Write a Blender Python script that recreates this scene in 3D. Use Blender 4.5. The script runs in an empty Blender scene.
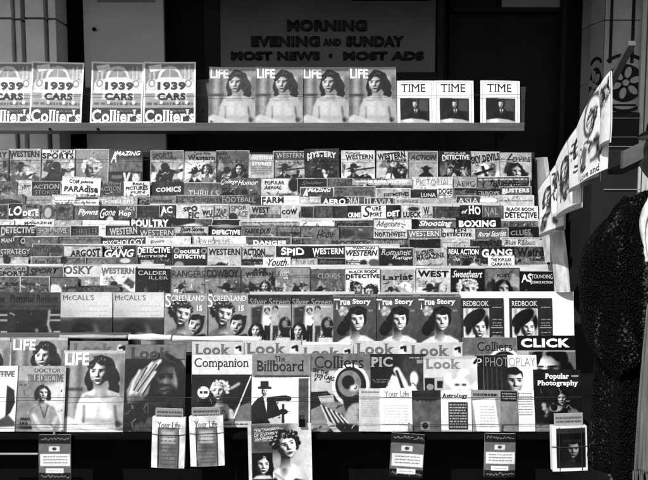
import bpy, bmesh, math, random
import numpy as np
from mathutils import Matrix, Vector, noise as mnoise

random.seed(7)
scene = bpy.context.scene
COL = scene.collection
R = math.radians

# ------------------------------------------------------------------ camera
F, CAMZ, PITCH = 700.0, 1.40, R(5.0)
cp, sp = math.cos(PITCH), math.sin(PITCH)
cam = bpy.data.cameras.new('camera')
camo = bpy.data.objects.new('camera', cam)
COL.objects.link(camo)
camo.location = (0, 0, CAMZ)
camo.rotation_euler = (math.pi / 2 - PITCH, 0, 0)
cam.sensor_width = 36
cam.lens = F / 648 * 36
cam.clip_end = 500
scene.camera = camo


def ray(px, py):
    dx, dz = (px - 324) / F, -(py - 240) / F
    return Vector((dx, cp + dz * sp, -sp + dz * cp))


def at(px, py, Y):
    """world point that is Y metres in front of the camera, seen at a place of the picture"""
    r = ray(px, py)
    t = Y / r.y
    return Vector((r.x * t, Y, CAMZ + r.z * t))


class Plane:
    """leaning plane of a rack tier: Y = Y0 + (z - z0) tan(tilt)"""
    def __init__(s, Y0, z0, tilt):
        s.Y0, s.z0, s.t = Y0, z0, R(tilt)
        s.up = Vector((0, math.sin(s.t), math.cos(s.t)))
        s.nr = Vector((0, -math.cos(s.t), math.sin(s.t)))

    def hit(s, px, py, off=0.0):
        r = ray(px, py)
        k = math.tan(s.t)
        t = (s.Y0 - off + (CAMZ - s.z0) * k) / (r.y - r.z * k)
        return Vector((r.x * t, r.y * t, CAMZ + r.z * t))


def zcam(p):
    return p.y * cp + (CAMZ - p.z) * sp


# ------------------------------------------------------------------ materials
def new_mat(name):
    m = bpy.data.materials.new(name)
    m.use_nodes = True
    nt = m.node_tree
    return m, nt, nt.nodes['Principled BSDF']


def mat(name, v, rough=.6, var=.25, scale=6.0, bump=.0, spec=.4, stretch=(1, 1, 1), metal=0):
    m, nt, b = new_mat(name)
    tc = nt.nodes.new('ShaderNodeTexCoord')
    mp = nt.nodes.new('ShaderNodeMapping')
    mp.inputs['Scale'].default_value = stretch
    nz = nt.nodes.new('ShaderNodeTexNoise')
    nz.inputs['Scale'].default_value = scale
    nz.inputs['Detail'].default_value = 8
    nz.inputs['Roughness'].default_value = .65
    rp = nt.nodes.new('ShaderNodeMapRange')
    rp.inputs[1].default_value = .3
    rp.inputs[2].default_value = .7
    rp.inputs[3].default_value = v * (1 - var)
    rp.inputs[4].default_value = v * (1 + var)
    nt.links.new(tc.outputs['Object'], mp.inputs[0])
    nt.links.new(mp.outputs[0], nz.inputs['Vector'])
    nt.links.new(nz.outputs['Fac'], rp.inputs[0])
    nt.links.new(rp.outputs[0], b.inputs['Base Color'])
    b.inputs['Roughness'].default_value = rough
    b.inputs['Specular IOR Level'].default_value = spec
    b.inputs['Metallic'].default_value = metal
    if bump:
        bp = nt.nodes.new('ShaderNodeBump')
        bp.inputs['Strength'].default_value = bump
        bp.inputs['Distance'].default_value = .01
        nt.links.new(nz.outputs['Fac'], bp.inputs['Height'])
        nt.links.new(bp.outputs[0], b.inputs['Normal'])
    return m


def printed_mat(name, rough, bumpy):
    m, nt, b = new_mat(name)
    at_ = nt.nodes.new('ShaderNodeAttribute')
    at_.attribute_name = 'ink'
    tc = nt.nodes.new('ShaderNodeTexCoord')
    nz = nt.nodes.new('ShaderNodeTexNoise')
    nz.inputs['Scale'].default_value = 55
    nz.inputs['Detail'].default_value = 6
    rp = nt.nodes.new('ShaderNodeMapRange')
    rp.inputs[1].default_value = .25
    rp.inputs[2].default_value = .75
    rp.inputs[3].default_value = .86
    rp.inputs[4].default_value = 1.06
    mx = nt.nodes.new('ShaderNodeMix')
    mx.data_type = 'RGBA'
    mx.blend_type = 'MULTIPLY'
    mx.inputs[0].default_value = 1
    nt.links.new(tc.outputs['Object'], nz.inputs['Vector'])
    nt.links.new(nz.outputs['Fac'], rp.inputs[0])
    nt.links.new(at_.outputs['Color'], mx.inputs[6])
    nt.links.new(rp.outputs[0], mx.inputs[7])
    nt.links.new(mx.outputs[2], b.inputs['Base Color'])
    b.inputs['Roughness'].default_value = rough
    b.inputs['Specular IOR Level'].default_value = .35
    n2 = nt.nodes.new('ShaderNodeTexNoise')
    n2.inputs['Scale'].default_value = 9
    n2.inputs['Detail'].default_value = 3
    bp = nt.nodes.new('ShaderNodeBump')
    bp.inputs['Strength'].default_value = bumpy
    bp.inputs['Distance'].default_value = .02
    nt.links.new(tc.outputs['Object'], n2.inputs['Vector'])
    nt.links.new(n2.outputs['Fac'], bp.inputs['Height'])
    nt.links.new(bp.outputs[0], b.inputs['Normal'])
    return m


M_PRINT = printed_mat('printed_cover', .42, .22)
M_INK = printed_mat('printed_ink', .5, .1)
M_PAGES = mat('page_paper', .62, .9, .12, 40, spec=.1, stretch=(1, 1, 30))
M_WOOD = mat('grey_painted_wood', .07, .6, .35, 7, .2, stretch=(.4, 4, 4))
M_DWOOD = mat('dark_stained_wood', .012, .8, .4, 7, .2, stretch=(.4, 4, 4), spec=.15)
M_SLAT = mat('pale_painted_slat', .42, .7, .35, 9, .1, stretch=(.5, 4, 4))
M_PLANK = mat('weathered_plank', .30, .7, .3, 9, .3, stretch=(4, 1, .5))
M_BLACK = mat('near_black', .004, .8, .3, 5, spec=.02)
M_WIRE = mat('dark_cord', .02, .7, .2, 20)
M_STONE = mat('glazed_stone', .66, .45, .16, 5, .08)
M_STONE2 = mat('carved_stone', .30, .5, .22, 5, .1)
M_GROOVE = mat('dark_mortar', .015, .9, .3, 12, spec=.1)
M_DOOR = mat('grey_door_paint', .46, .5, .12, 3, .05)
M_GLASS = mat('dusty_dark_pane', .038, .3, .6, 1.7, .02, stretch=(1, 1, 1.6))
M_LETTER = mat('black_sign_letter', .011, .6, .7, 5, spec=.2)
M_WALL = mat('dark_shop_wall', .010, .8, .4, 3, spec=.2)
M_STEEL = mat('dull_steel', .35, .4, .2, 12, metal=.8)
M_PIN = mat('clothespin_wood', .38, .7, .2, 30)


# ------------------------------------------------------------------ objects
def link(name, me, m=None, parent=None, loc=None, rot=None, smooth=False):
    o = bpy.data.objects.new(name, me)
    COL.objects.link(o)
    if m is not None and me is not None and not me.materials:
        me.materials.append(m)
    if parent is not None:
        o.parent = parent
    if loc is not None:
        o.location = loc
    if rot is not None:
        o.rotation_euler = rot
    if smooth and me is not None:
        me.polygons.foreach_set('use_smooth', [True] * len(me.polygons))
    return o


def tag(o, label=None, cat=None, group=None, kind=None):
    if label:
        o['label'] = label
    if cat:
        o['category'] = cat
    if group:
        o['group'] = group
    if kind:
        o['kind'] = kind
    return o


def empty(name, loc=(0, 0, 0), mtx=None):
    o = bpy.data.objects.new(name, None)
    o.empty_display_size = .05
    COL.objects.link(o)
    if mtx is not None:
        o.matrix_world = mtx
    else:
        o.location = loc
    return o


class MB:
    """collects shapes of ONE part"""
    def __init__(s):
        s.bm = bmesh.new()

    def box(s, lo, hi, bev=0.0, mtx=None):
        lo, hi = Vector(lo), Vector(hi)
        r = bmesh.ops.create_cube(s.bm, size=1)
        vs = r['verts']
        c, d = (lo + hi) / 2, hi - lo
        for v in vs:
            v.co = Vector((v.co.x * d.x, v.co.y * d.y, v.co.z * d.z)) + c
        if bev:
            es = list({e for v in vs for e in v.link_edges})
            q = bmesh.ops.bevel(s.bm, geom=es, offset=bev, segments=2, profile=.7, affect='EDGES', clamp_overlap=True)
            vs = list({v for v in q['verts']} | {v for v in vs if v.is_valid})
        if mtx is not None:
            bmesh.ops.transform(s.bm, matrix=mtx, verts=[v for v in vs if v.is_valid])
        return s

    def tube(s, pts, rad, seg=8):
        pts = [Vector(p) for p in pts]
        rads = rad if isinstance(rad, (list, tuple)) else [rad] * len(pts)
        prev = None
        for i, p in enumerate(pts):
            d = (pts[min(i + 1, len(pts) - 1)] - pts[max(i - 1, 0)]).normalized()
            a = d.cross(Vector((0, 0, 1)))
            if a.length < 1e-3:
                a = d.cross(Vector((1, 0, 0)))
            a.normalize()
            b = d.cross(a)
            ring = [s.bm.verts.new(p + (a * math.cos(6.2832 * k / seg) + b * math.sin(6.2832 * k / seg)) * rads[i]) for k in range(seg)]
            if prev:
                for k in range(seg):
                    s.bm.faces.new((prev[k], prev[(k + 1) % seg], ring[(k + 1) % seg], ring[k]))
            else:
                s.bm.faces.new(ring[::-1])
            prev = ring
        s.bm.faces.new(prev)
        return s

    def prism(s, pts, d):
        """polygon of 3D points pushed along the vector d"""
        a = [s.bm.verts.new(p) for p in pts]
        b = [s.bm.verts.new(Vector(p) + Vector(d)) for p in pts]
        n = len(a)
        s.bm.faces.new(a)
        s.bm.faces.new(b[::-1])
        for i in range(n):
            s.bm.faces.new((a[i], b[i], b[(i + 1) % n], a[(i + 1) % n]))
        return s

    def loft(s, rings, cap=True):
        pr = None
        first = None
        for rg in rings:
            vs = [s.bm.verts.new(p) for p in rg]
            if pr:
                n = len(vs)
                for k in range(n):
                    s.bm.faces.new((pr[k], pr[(k + 1) % n], vs[(k + 1) % n], vs[k]))
            else:
                first = vs
            pr = vs
        if cap:
            s.bm.faces.new(first[::-1])
            s.bm.faces.new(pr)
        return s

    def mesh(s, name):
        bmesh.ops.recalc_face_normals(s.bm, faces=s.bm.faces)
        me = bpy.data.meshes.new(name)
        s.bm.to_mesh(me)
        s.bm.free()
        return me

    def build(s, name, m, parent=None, smooth=False):
        return link(name, s.mesh(name), m, parent, smooth=smooth)


def lin(v):
    return np.clip(np.asarray(v, dtype=np.float32), 0.02, 1) ** 2.2 * .82


def tonal(v):
    """soft toe and shoulder of printing ink on paper"""
    v = np.where(v < .16, .16 * np.exp(np.minimum(v - .16, 0) / .2), v)
    return np.where(v > .88, 1 - .12 * np.exp(-np.maximum(v - .88, 0) / .12), v)


def grid_mesh(name, X, Y, Z, col=None):
    """X, Y, Z: ny x nx arrays (rows go down the page); col: display greys of the same shape"""
    ny, nx = X.shape
    co = np.stack([X, Y, Z], -1).reshape(-1, 3).astype(np.float32)
    i = np.arange(ny * nx).reshape(ny, nx)
    q = np.stack([i[1:, :-1], i[1:, 1:], i[:-1, 1:], i[:-1, :-1]], -1).reshape(-1, 4)
    return raw_mesh(name, co, q, None if col is None else col.reshape(-1))


def raw_mesh(name, co, faces, col=None):
    me = bpy.data.meshes.new(name)
    faces = np.asarray(faces)
    n, k = faces.shape
    me.vertices.add(len(co))
    me.vertices.foreach_set('co', np.asarray(co, dtype=np.float32).ravel())
    me.loops.add(n * k)
    me.loops.foreach_set('vertex_index', faces.ravel().astype(np.int32))
    me.polygons.add(n)
    me.polygons.foreach_set('loop_start', np.arange(0, n * k, k, dtype=np.int32))
    me.polygons.foreach_set('loop_total', np.full(n, k, dtype=np.int32))
    me.update(calc_edges=True)
    me.polygons.foreach_set('use_smooth', np.ones(n, dtype=bool))
    if col is not None:
        a = me.color_attributes.new('ink', 'FLOAT_COLOR', 'POINT')
        c = np.ones((len(co), 4), dtype=np.float32)
        c[:, :3] = lin(col)[:, None]
        a.data.foreach_set('color', c.ravel())
    return me


# ------------------------------------------------------------------ printing
_noise_rng = np.random.default_rng(3)


def vnoise(ny, nx, cells, rng=_noise_rng):
    g = rng.random((cells + 2, cells + 2))
    y = np.linspace(0, cells, ny)[:, None]
    x = np.linspace(0, cells, nx)[None, :]
    yi, xi = np.floor(y).astype(int), np.floor(x).astype(int)
    fy, fx = y - yi, x - xi
    fy, fx = fy * fy * (3 - 2 * fy), fx * fx * (3 - 2 * fx)
    return (g[yi, xi] * (1 - fy) * (1 - fx) + g[yi + 1, xi] * fy * (1 - fx) + g[yi, xi + 1] * (1 - fy) * fx + g[yi + 1, xi + 1] * fy * fx)


class Art:
    """a printed page in greys; x runs 0..1 across, y runs down in the same unit"""
    def __init__(s, a, n=60, bg=.6):
        s.a, s.nx, s.ny = a, n, max(8, int(n * a))
        s.x, s.y = np.meshgrid(np.linspace(0, 1, s.nx), np.linspace(0, a, s.ny))
        s.c = np.full((s.ny, s.nx), float(bg))
        s.soft = .9 / n

    def put(s, d, v, soft=None):
        k = np.clip(.5 - d / (2 * (soft or s.soft)), 0, 1)
        k = k * k * (3 - 2 * k)
        s.c = s.c * (1 - k) + k * v
        return s

    def ell(s, cx, cy, rx, ry, v, rot=0, soft=None):
        dx, dy = s.x - cx, s.y - cy
        if rot:
            c, n = math.cos(rot), math.sin(rot)
            dx, dy = dx * c + dy * n, -dx * n + dy * c
        q = np.sqrt((dx / rx) ** 2 + (dy / ry) ** 2) + 1e-6
        return s.put((q - 1) * min(rx, ry), v, soft)

    def rect(s, x0, y0, x1, y1, v, soft=None):
        return s.put(np.maximum(np.abs(s.x - (x0 + x1) / 2) - (x1 - x0) / 2, np.abs(s.y - (y0 + y1) / 2) - (y1 - y0) / 2), v, soft)

    def poly(s, pts, v, soft=None):
        d = np.full_like(s.x, 1e9)
        ins = np.zeros(s.x.shape, bool)
        n = len(pts)
        for i in range(n):
            (ax, ay), (bx, by) = pts[i], pts[(i + 1) % n]
            ex, ey = bx - ax, by - ay
            wx, wy = s.x - ax, s.y - ay
            t = np.clip((wx * ex + wy * ey) / (ex * ex + ey * ey + 1e-9), 0, 1)
            d = np.minimum(d, np.hypot(wx - ex * t, wy - ey * t))
            cond = ((ay > s.y) != (by > s.y)) & (s.x < (bx - ax) * (s.y - ay) / ((by - ay) if by != ay else 1e-9) + ax)
            ins ^= cond
        return s.put(np.where(ins, -d, d), v, soft)

    def line(s, pts, w, v, soft=None):
        d = np.full_like(s.x, 1e9)
        for (ax, ay), (bx, by) in zip(pts, pts[1:]):
            ex, ey = bx - ax, by - ay
            wx, wy = s.x - ax, s.y - ay
            t = np.clip((wx * ex + wy * ey) / (ex * ex + ey * ey + 1e-9), 0, 1)
            d = np.minimum(d, np.hypot(wx - ex * t, wy - ey * t))
        return s.put(d - w, v, soft)

    def mottle(s, amt, cells=6, box=None):
        n = vnoise(s.ny, s.nx, cells) * .6 + vnoise(s.ny, s.nx, cells * 2 + 1) * .4 - .5
        m = np.ones_like(s.c)
        if box:
            m = ((s.x > box[0]) & (s.y > box[1]) & (s.x < box[2]) & (s.y < box[3])).astype(float)
        s.c = s.c + n * 2 * amt * m
        return s

    def lines(s, x0, y0, x1, y1, rows, v, rng, h=.35):
        """print too small to read"""
        st = (y1 - y0) / rows
        for r in range(rows):
            y = y0 + st * (r + .5)
            x = x0
            while x < x1 - .01:
                w = min(rng.uniform(.03, .11), x1 - x)
                s.rect(x, y - st * h / 2, x + w, y + st * h / 2, v)
                x += w + rng.uniform(.012, .03)
        return s

    def frame(s, v, w=.02):
        return s.put(np.minimum(np.minimum(s.x, 1 - s.x), np.minimum(s.y, s.a - s.y)) - w, v)

    def tex(s, v, amt, cells=14, tol=.035):
        """grain inside everything printed in one grey (hair, cloth)"""
        m = np.clip(1 - np.abs(s.c - v) / tol, 0, 1)
        s.c = s.c + m * amt * (vnoise(s.ny, s.nx, cells) * 2 - .7)
        return s

    def locks(s, ells, tone, cx, cy, r, shine=.3, seed=0):
        """hair as one mass of waved strands that catch the light on their crests"""
        d = np.full_like(s.x, 9.)
        for (x, y, rx, ry, rot) in ells:
            dx, dy = (s.x - cx) / r - x, (s.y - cy) / r - y
            c, n = math.cos(rot), math.sin(rot)
            dx, dy = dx * c + dy * n, -dx * n + dy * c
            q = (np.sqrt((dx / rx) ** 2 + (dy / ry) ** 2) - 1) * min(rx, ry) * r
            d = np.minimum(d, q)
        u, v = (s.x - cx) / r, (s.y - cy) / r
        ang = np.arctan2(v + .5, u * .9)
        rad = np.hypot(u, v + .4)
        wv = np.sin(rad * 8.5 + 2.2 * np.sin(ang * 3 + seed) + seed) * .6 + np.sin(ang * 17 + rad * 5 + seed) * .4
        lightf = np.clip(.75 - .35 * v - .2 * u, .1, 1.3)
        val = tone + shine * np.clip(wv, 0, 1) ** 1.6 * lightf * (.5 + tone)
        val = val * np.clip(.75 + .5 * np.clip(-d / (.25 * r), 0, 1), 0, 1.15)
        return s.put(d + (vnoise(s.ny, s.nx, max(12, int(3 / r))) - .5) * .16 * r, val, max(s.soft * .8, r * .06))

    def head(s, cx, cy, r, skin=.8, hair=.15, style='long', lit=-1, neck=True, tilt=0, smile=False, seed=None):
        sd = (seed if seed is not None else int(cx * 917 + cy * 331)) % 7
        yaw = lit * (.55 + .12 * (sd % 3))
        H = hair
        if style == 'long':
            s.locks([(0, -.45, 1.12, .95, 0), (-1.0, .2, .42, .9, .15), (1.0, .25, .45, .95, -.15), (-1.05, 1.05, .38, .55, -.3), (1.1, 1.1, .42, .6, .25)], H, cx, cy, r, seed=sd)
        elif style == 'bob':
            s.locks([(0, -.45, 1.1, .92, 0), (-.95, .1, .42, .75, .2), (.98, .15, .42, .8, -.2), (-.95, .7, .4, .35, 0), (1.0, .75, .4, .36, 0)], H, cx, cy, r, seed=sd)
        elif style == 'short':
            s.locks([(-.08 * lit, -.5, .98, .92, 0)], H, cx, cy, r, .35, sd)
        elif style == 'curl':
            e = [(-.1 * lit, -.5, 1.02, .85, 0)]
            for k in range(11):
                t = math.pi * (.82 + 1.36 * k / 10)
                e.append((1.0 * math.cos(t) - .1 * lit, -.42 + .82 * math.sin(t), .3 + .05 * ((k + sd) % 3), .27, t))
            s.locks(e, H, cx, cy, r, .55, sd)
        u0, v0 = (s.x - cx) / r, (s.y - cy) / r
        c, n = math.cos(tilt), math.sin(tilt)
        u, v = u0 * c + v0 * n, -u0 * n + v0 * c
        if neck:
            nd = np.maximum(np.abs(u0 + .08 * lit) - (.42 + .16 * np.clip(v0 - 1.2, 0, 1) ** 2 * 2), np.maximum(.5 - v0, v0 - 2.0)) * r
            nv = skin * np.clip(.78 + .25 * lit * u0, .35, 1.0) * np.clip(.35 + .55 * (v0 - .8), .45, 1)
            s.put(nd, nv, max(s.soft, .08 * r))
        # outline of the face, wide at the cheekbones and narrow at the chin
        w = np.interp(v, [-1.25, -1.1, -.8, -.4, 0, .35, .7, .95, 1.12, 1.2], [.02, .45, .74, .86, .87, .82, .68, .46, .2, .02])
        dm = np.abs(u) / np.maximum(w, .02) + 9 * ((v < -1.2) | (v > 1.17))
        z = .85 * np.sqrt(np.clip(1 - np.clip(dm, 0, .995) ** 2.3, 0, 1)) * np.clip(1.05 - .18 * v * v, .3, 1.1)
        f = u - yaw * .33 * np.sqrt(np.clip(1 - (v / 1.3) ** 2, 0, 1))
        f = f * (1 + .22 * np.abs(yaw) * (np.sign(f) == np.sign(yaw)))

        def g(a, b, sa, sb):
            return np.exp(-((f - a) / sa) ** 2 - ((v - b) / sb) ** 2)
        z = z + .34 * np.exp(-(f / .15) ** 2) * np.clip((v + .22) / .55, 0, 1) * (v < .40) * np.clip((.42 - v) / .1, 0, 1)
        z = z + .07 * g(-.13, .33, .09, .08) + .07 * g(.13, .33, .09, .08)
        for k in (-1, 1):
            z = z - .16 * g(k * .38, -.1, .2, .14) + .07 * g(k * .38, -.09, .13, .07) + .06 * g(k * .4, -.36, .28, .09) + .09 * g(k * .52, .28, .24, .2)
        z = z + .06 * g(0, .6, .26, .06) + .075 * g(0, .76, .2, .06) - .05 * g(0, .89, .22, .06) + .11 * g(0, 1.03, .22, .13)
        dx = (s.x[0, 1] - s.x[0, 0]) / r
        zy, zx = np.gradient(z, dx)
        L = np.array([.62 * lit, -.46, .62])
        nl = 1 / np.sqrt(zx ** 2 + zy ** 2 + 1)
        sh = np.clip((-zx * L[0] - zy * L[1] + L[2]) * nl, 0, 1)
        val = skin * (.34 + .78 * sh)
        val = val * (1 - .4 * np.exp(-((v + 1.0) / .22) ** 2))
        dark = lambda m, t: val * (1 - m) + t * m
        for k in (-1, 1):
            e0 = .38 * k
            val = dark(.55 * g(e0, -.1, .2, .1), skin * .35)
            val = dark(np.clip(1.6 * g(e0, -.065, .13, .05), 0, 1) * .85, skin * .98)
            val = dark(np.clip(1.5 * g(e0 + .05 * lit, -.07, .06, .06), 0, 1), .06)
            val = dark(np.clip(1.4 * g(e0, -.135, .17, .03), 0, 1) * .9, .08)
            arch = -.33 + .22 * (f - e0) ** 2 - .05 * k * (f - e0)
            val = dark(np.clip(1.3 * np.exp(-((v - arch) / .035) ** 2) * (np.abs(f - e0) < .26), 0, 1) * .8, max(.08, min(.4, H)))
            val = dark(.8 * g(k * .1, .40, .05, .03), skin * .2)
        lips = np.clip(1.5 * g(0, .68, .25, .09), 0, 1)
        val = dark(lips * .75, .26 if style != 'short' else skin * .5)
        if smile:
            val = dark(np.clip(1.7 * g(0, .675, .2, .042), 0, 1), min(.97, skin * 1.12))
        else:
            val = dark(np.clip(1.4 * g(0, .675, .24, .018), 0, 1) * .9, .1)
        s.put((dm - 1) * np.maximum(w, .1) * r, np.clip(val, .04, .97), max(s.soft * .8, r * .05))
        if style == 'short':
            s.locks([(-.15 * lit, -1.0, .74, .27, .1 * lit), (-.78 * lit, -.5, .2, .45, .1)], H, cx, cy, r, .35, sd)
        elif style == 'curl':
            s.locks([(-.62 + .31 * k, -.95 + .08 * abs(k - 2), .24, .17, k) for k in range(5)] + [(-lit * .82, -.35, .18, .4, 0)], H, cx, cy, r, .55, sd)
        elif style in ('long', 'bob'):
            s.locks([(-lit * .42, -.95, .62, .26, -.4 * lit), (lit * .7, -.72, .2, .42, -.5 * lit), (-lit * .86, -.1, .2, .8, 0), (lit * .86, -.2, .12, .6, 0)], H, cx, cy, r, seed=sd)
        return s

    def fuss(s, x0, y0, x1, y1, n, seed, lo=.08, hi=.85, size=.05):
        """the small strokes of a painted picture that cannot be read at this size"""
        r = random.Random(seed)
        for _ in range(n):
            x, y = r.uniform(x0, x1), r.uniform(y0, y1)
            a, l = r.uniform(0, 3.14), r.uniform(.3, 1.6) * size
            v = r.choice([lo, lo * 1.6, hi, hi * .8, .45, .3])
            s.line([(x - math.cos(a) * l, y - math.sin(a) * l), (x + math.cos(a) * l * .4, y + math.sin(a) * l * .2), (x + math.cos(a + (h_ := r.uniform(-.9, .9))) * l, y + math.sin(a + h_) * l)], r.uniform(.1, .35) * size, v, max(s.soft, size * .25))
        return s

    def cowboy(s, cx, cy, r, hat=.2, skin=.7, body=.25, gun=True, hatdir=1):
        s.poly([(cx - 1.9 * r, s.a), (cx - 1.7 * r, cy + 2.2 * r), (cx - .5 * r, cy + 1.2 * r), (cx + .5 * r, cy + 1.2 * r), (cx + 1.8 * r, cy + 2.1 * r), (cx + 2.0 * r, s.a)], body, r * .2)
        s.ell(cx, cy + .35 * r, .75 * r, 1.0 * r, skin)
        s.ell(cx - .35 * hatdir * r, cy + .45 * r, .35 * r, .8 * r, skin * .6, soft=.3 * r)
        s.ell(cx, cy - .25 * r, 1.7 * r, .3 * r, hat, rot=-.18 * hatdir)
        s.ell(cx, cy - .75 * r, .8 * r, .65 * r, hat)
        s.ell(cx + .2 * r, cy + .2 * r, .3 * r, .1 * r, .15)
        s.ell(cx + .1 * r, cy + .85 * r, .25 * r, .08 * r, .25)
        s.poly([(cx - .5 * r, cy + 1.2 * r), (cx + .5 * r, cy + 1.2 * r), (cx, cy + 2.2 * r)], min(.95, skin * 1.2))
        if gun:
            s.line([(cx + 1.2 * hatdir * r, cy + 2.4 * r), (cx + 2.4 * hatdir * r, cy + 1.7 * r)], .3 * r, body * .8)
            s.line([(cx + 2.3 * hatdir * r, cy + 1.7 * r), (cx + 3.5 * hatdir * r, cy + 1.4 * r)], .12 * r, .08)
        return s


# ------------------------------------------------------------------ lettering
_glyphs = {}


def glyphs(txt, bold=0.0, shear=0.0, serif=False, space=1.0):
    key = (txt, bold, shear, serif, space)
    if key in _glyphs:
        return _glyphs[key]
    cu = bpy.data.curves.new('lettering', 'FONT')
    cu.body = txt
    cu.offset = bold
    cu.space_character = space
    cu.resolution_u = 3
    ob = bpy.data.objects.new('lettering', cu)
    COL.objects.link(ob)
    dg = bpy.context.evaluated_depsgraph_get()
    dg.update()
    me = bpy.data.meshes.new_from_object(ob.evaluated_get(dg))
    bpy.data.objects.remove(ob)
    bpy.data.curves.remove(cu)
    n = len(me.vertices)
    co = np.zeros(n * 3, dtype=np.float32)
    me.vertices.foreach_get('co', co)
    co = co.reshape(-1, 3)[:, :2].astype(np.float64)
    me.calc_loop_triangles()
    tri = np.zeros(len(me.loop_triangles) * 3, dtype=np.int32)
    me.loop_triangles.foreach_get('vertices', tri)
    tri = tri.reshape(-1, 3)
    if serif and n:
        # slab feet on every stem that ends in a flat edge
        add, at_ = [], []
        seen = {}
        for t in tri:
            for a, b in ((t[0], t[1]), (t[1], t[2]), (t[2], t[0])):
                k = (min(a, b), max(a, b))
                seen[k] = seen.get(k, 0) + 1
        for (a, b), c in seen.items():
            if c != 1:
                continue
            (xa, ya), (xb, yb) = co[a], co[b]
            w = abs(xa - xb)
            if abs(ya - yb) < .004 and .03 < w < .22:
                x0, x1 = min(xa, xb) - .055, max(xa, xb) + .055
                lowish = ya < .2
                y0, y1 = (ya, ya + .045) if lowish else (ya - .045, ya)
                base = n + len(add)
                add += [(x0, y0), (x1, y0), (x1, y1), (x0, y1)]
                at_ += [(base, base + 1, base + 2), (base, base + 2, base + 3)]
        if add:
            co = np.vstack([co, np.array(add)])
            tri = np.vstack([tri, np.array(at_, dtype=np.int32)])
    if shear:
        co[:, 0] += shear * co[:, 1]
    if len(co):
        lo, hi = co.min(0), co.max(0)
        co = (co - lo) / np.maximum(hi - lo, 1e-6)
    bpy.data.meshes.remove(me)
    # all triangles face the reader
    if len(tri):
        a, b, c = co[tri[:, 0]], co[tri[:, 1]], co[tri[:, 2]]
        neg = ((b[:, 0] - a[:, 0]) * (c[:, 1] - a[:, 1]) - (b[:, 1] - a[:, 1]) * (c[:, 0] - a[:, 0])) < 0
        tri[neg] = tri[neg][:, ::-1]
    _glyphs[key] = (co, tri)
    return _glyphs[key]


STY = {'b': dict(bold=.028), 'n': dict(), 'h': dict(bold=.05, space=1.12), 'i': dict(bold=.025, shear=.3), 's': dict(serif=True),
       'sb': dict(serif=True, bold=.03, space=1.08), 'si': dict(serif=True, shear=.25), 'sc': dict(shear=.45, bold=.008), 't': dict(bold=-.008)}


def T(txt, tone, x0, y0, x1, y1, st='b', rot=0.0, arch=0.0):
    """a word set in a box given in picture pixels from the cover's top left corner"""
    return dict(t=txt, v=tone, b=(x0, y0, x1, y1), st=st, rot=rot, arch=arch)


def lettering_mesh(name, texts, unit, vunit, w, h, bend, lift):
    """texts boxes are in picture pixels; unit: metres per pixel"""
    cos, tris, cols, base = [], [], [], 0
    for q in texts:
        co, tri = glyphs(q['t'], **STY[q['st']])
        if not len(co):
            continue
        x0, y0, x1, y1 = q['b']
        u, v = co[:, 0], co[:, 1]
        wp = q.get('warp', 0)
        if wp == 1:      # letters grow towards both ends
            v = .5 + (v - .5) * (.72 + .3 * (2 * u - 1) ** 2)
        elif wp == 2:    # letters grow to the right
            v = v * (.66 + .36 * u)
        elif wp == 3:    # first letter large
            v = 1 - (1 - v) * np.where(u < 1.1 / max(3, len(q['t'])), 1.15, .84)
        elif wp == 4:    # uneven baseline
            v = v * .86 + .07 * np.sin(u * len(q['t']) * 2.6) + .07
        x = x0 + u * (x1 - x0)
        y = y1 - v * (y1 - y0)
        if q['arch']:
            y = y + q['arch'] * (2 * u - 1) ** 2
        if q['rot']:
            cx, cy = (x0 + x1) / 2, (y0 + y1) / 2
            c, n = math.cos(R(q['rot'])), math.sin(R(q['rot']))
            x, y = cx + (x - cx) * c + (y - cy) * n, cy - (x - cx) * n + (y - cy) * c
        X = np.clip(x * unit - w / 2, -w / 2, w / 2)
        Y = h - y * vunit
        cos.append(np.stack([X, Y, bend(X, Y) + lift], -1))
        tris.append(tri + base)
        cols.append(np.full(len(co), .485 + (q['v'] - .56) * 1.4))
        base += len(co)
    if not cos:
        return None
    return raw_mesh(name, np.vstack(cos), np.vstack(tris), np.concatenate(cols))


# ------------------------------------------------------------------ magazines
_mag_mesh = {}


def page_block_mesh(w, h, th, bend):
    nx, ny = 15, 19
    e = .0012
    xs = np.linspace(-w / 2 + e, w / 2 - e, nx)
    ys = np.linspace(e, h - e, ny)
    X, Y = np.meshgrid(xs, ys)
    Zf = bend(X, Y) - .0006
    fr = np.stack([X, Y, Zf], -1).reshape(-1, 3)
    bk = np.stack([X, Y, Zf - th], -1).reshape(-1, 3)
    n = nx * ny
    i = np.arange(n).reshape(ny, nx)
    q = [np.stack([i[:-1, :-1], i[:-1, 1:], i[1:, 1:], i[1:, :-1]], -1).reshape(-1, 4)]
    q.append(q[0][:, ::-1] + n)
    for edge in (i[0, :], i[-1, ::-1], i[::-1, 0], i[:, -1]):
        a, b = edge[:-1], edge[1:]
        q.append(np.stack([a + n, b + n, b, a], -1))
    me = raw_mesh('page_block', np.vstack([fr, bk]), np.vstack(q))
    me.polygons.foreach_set('use_smooth', np.zeros(len(me.polygons), dtype=bool))
    return me


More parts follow.
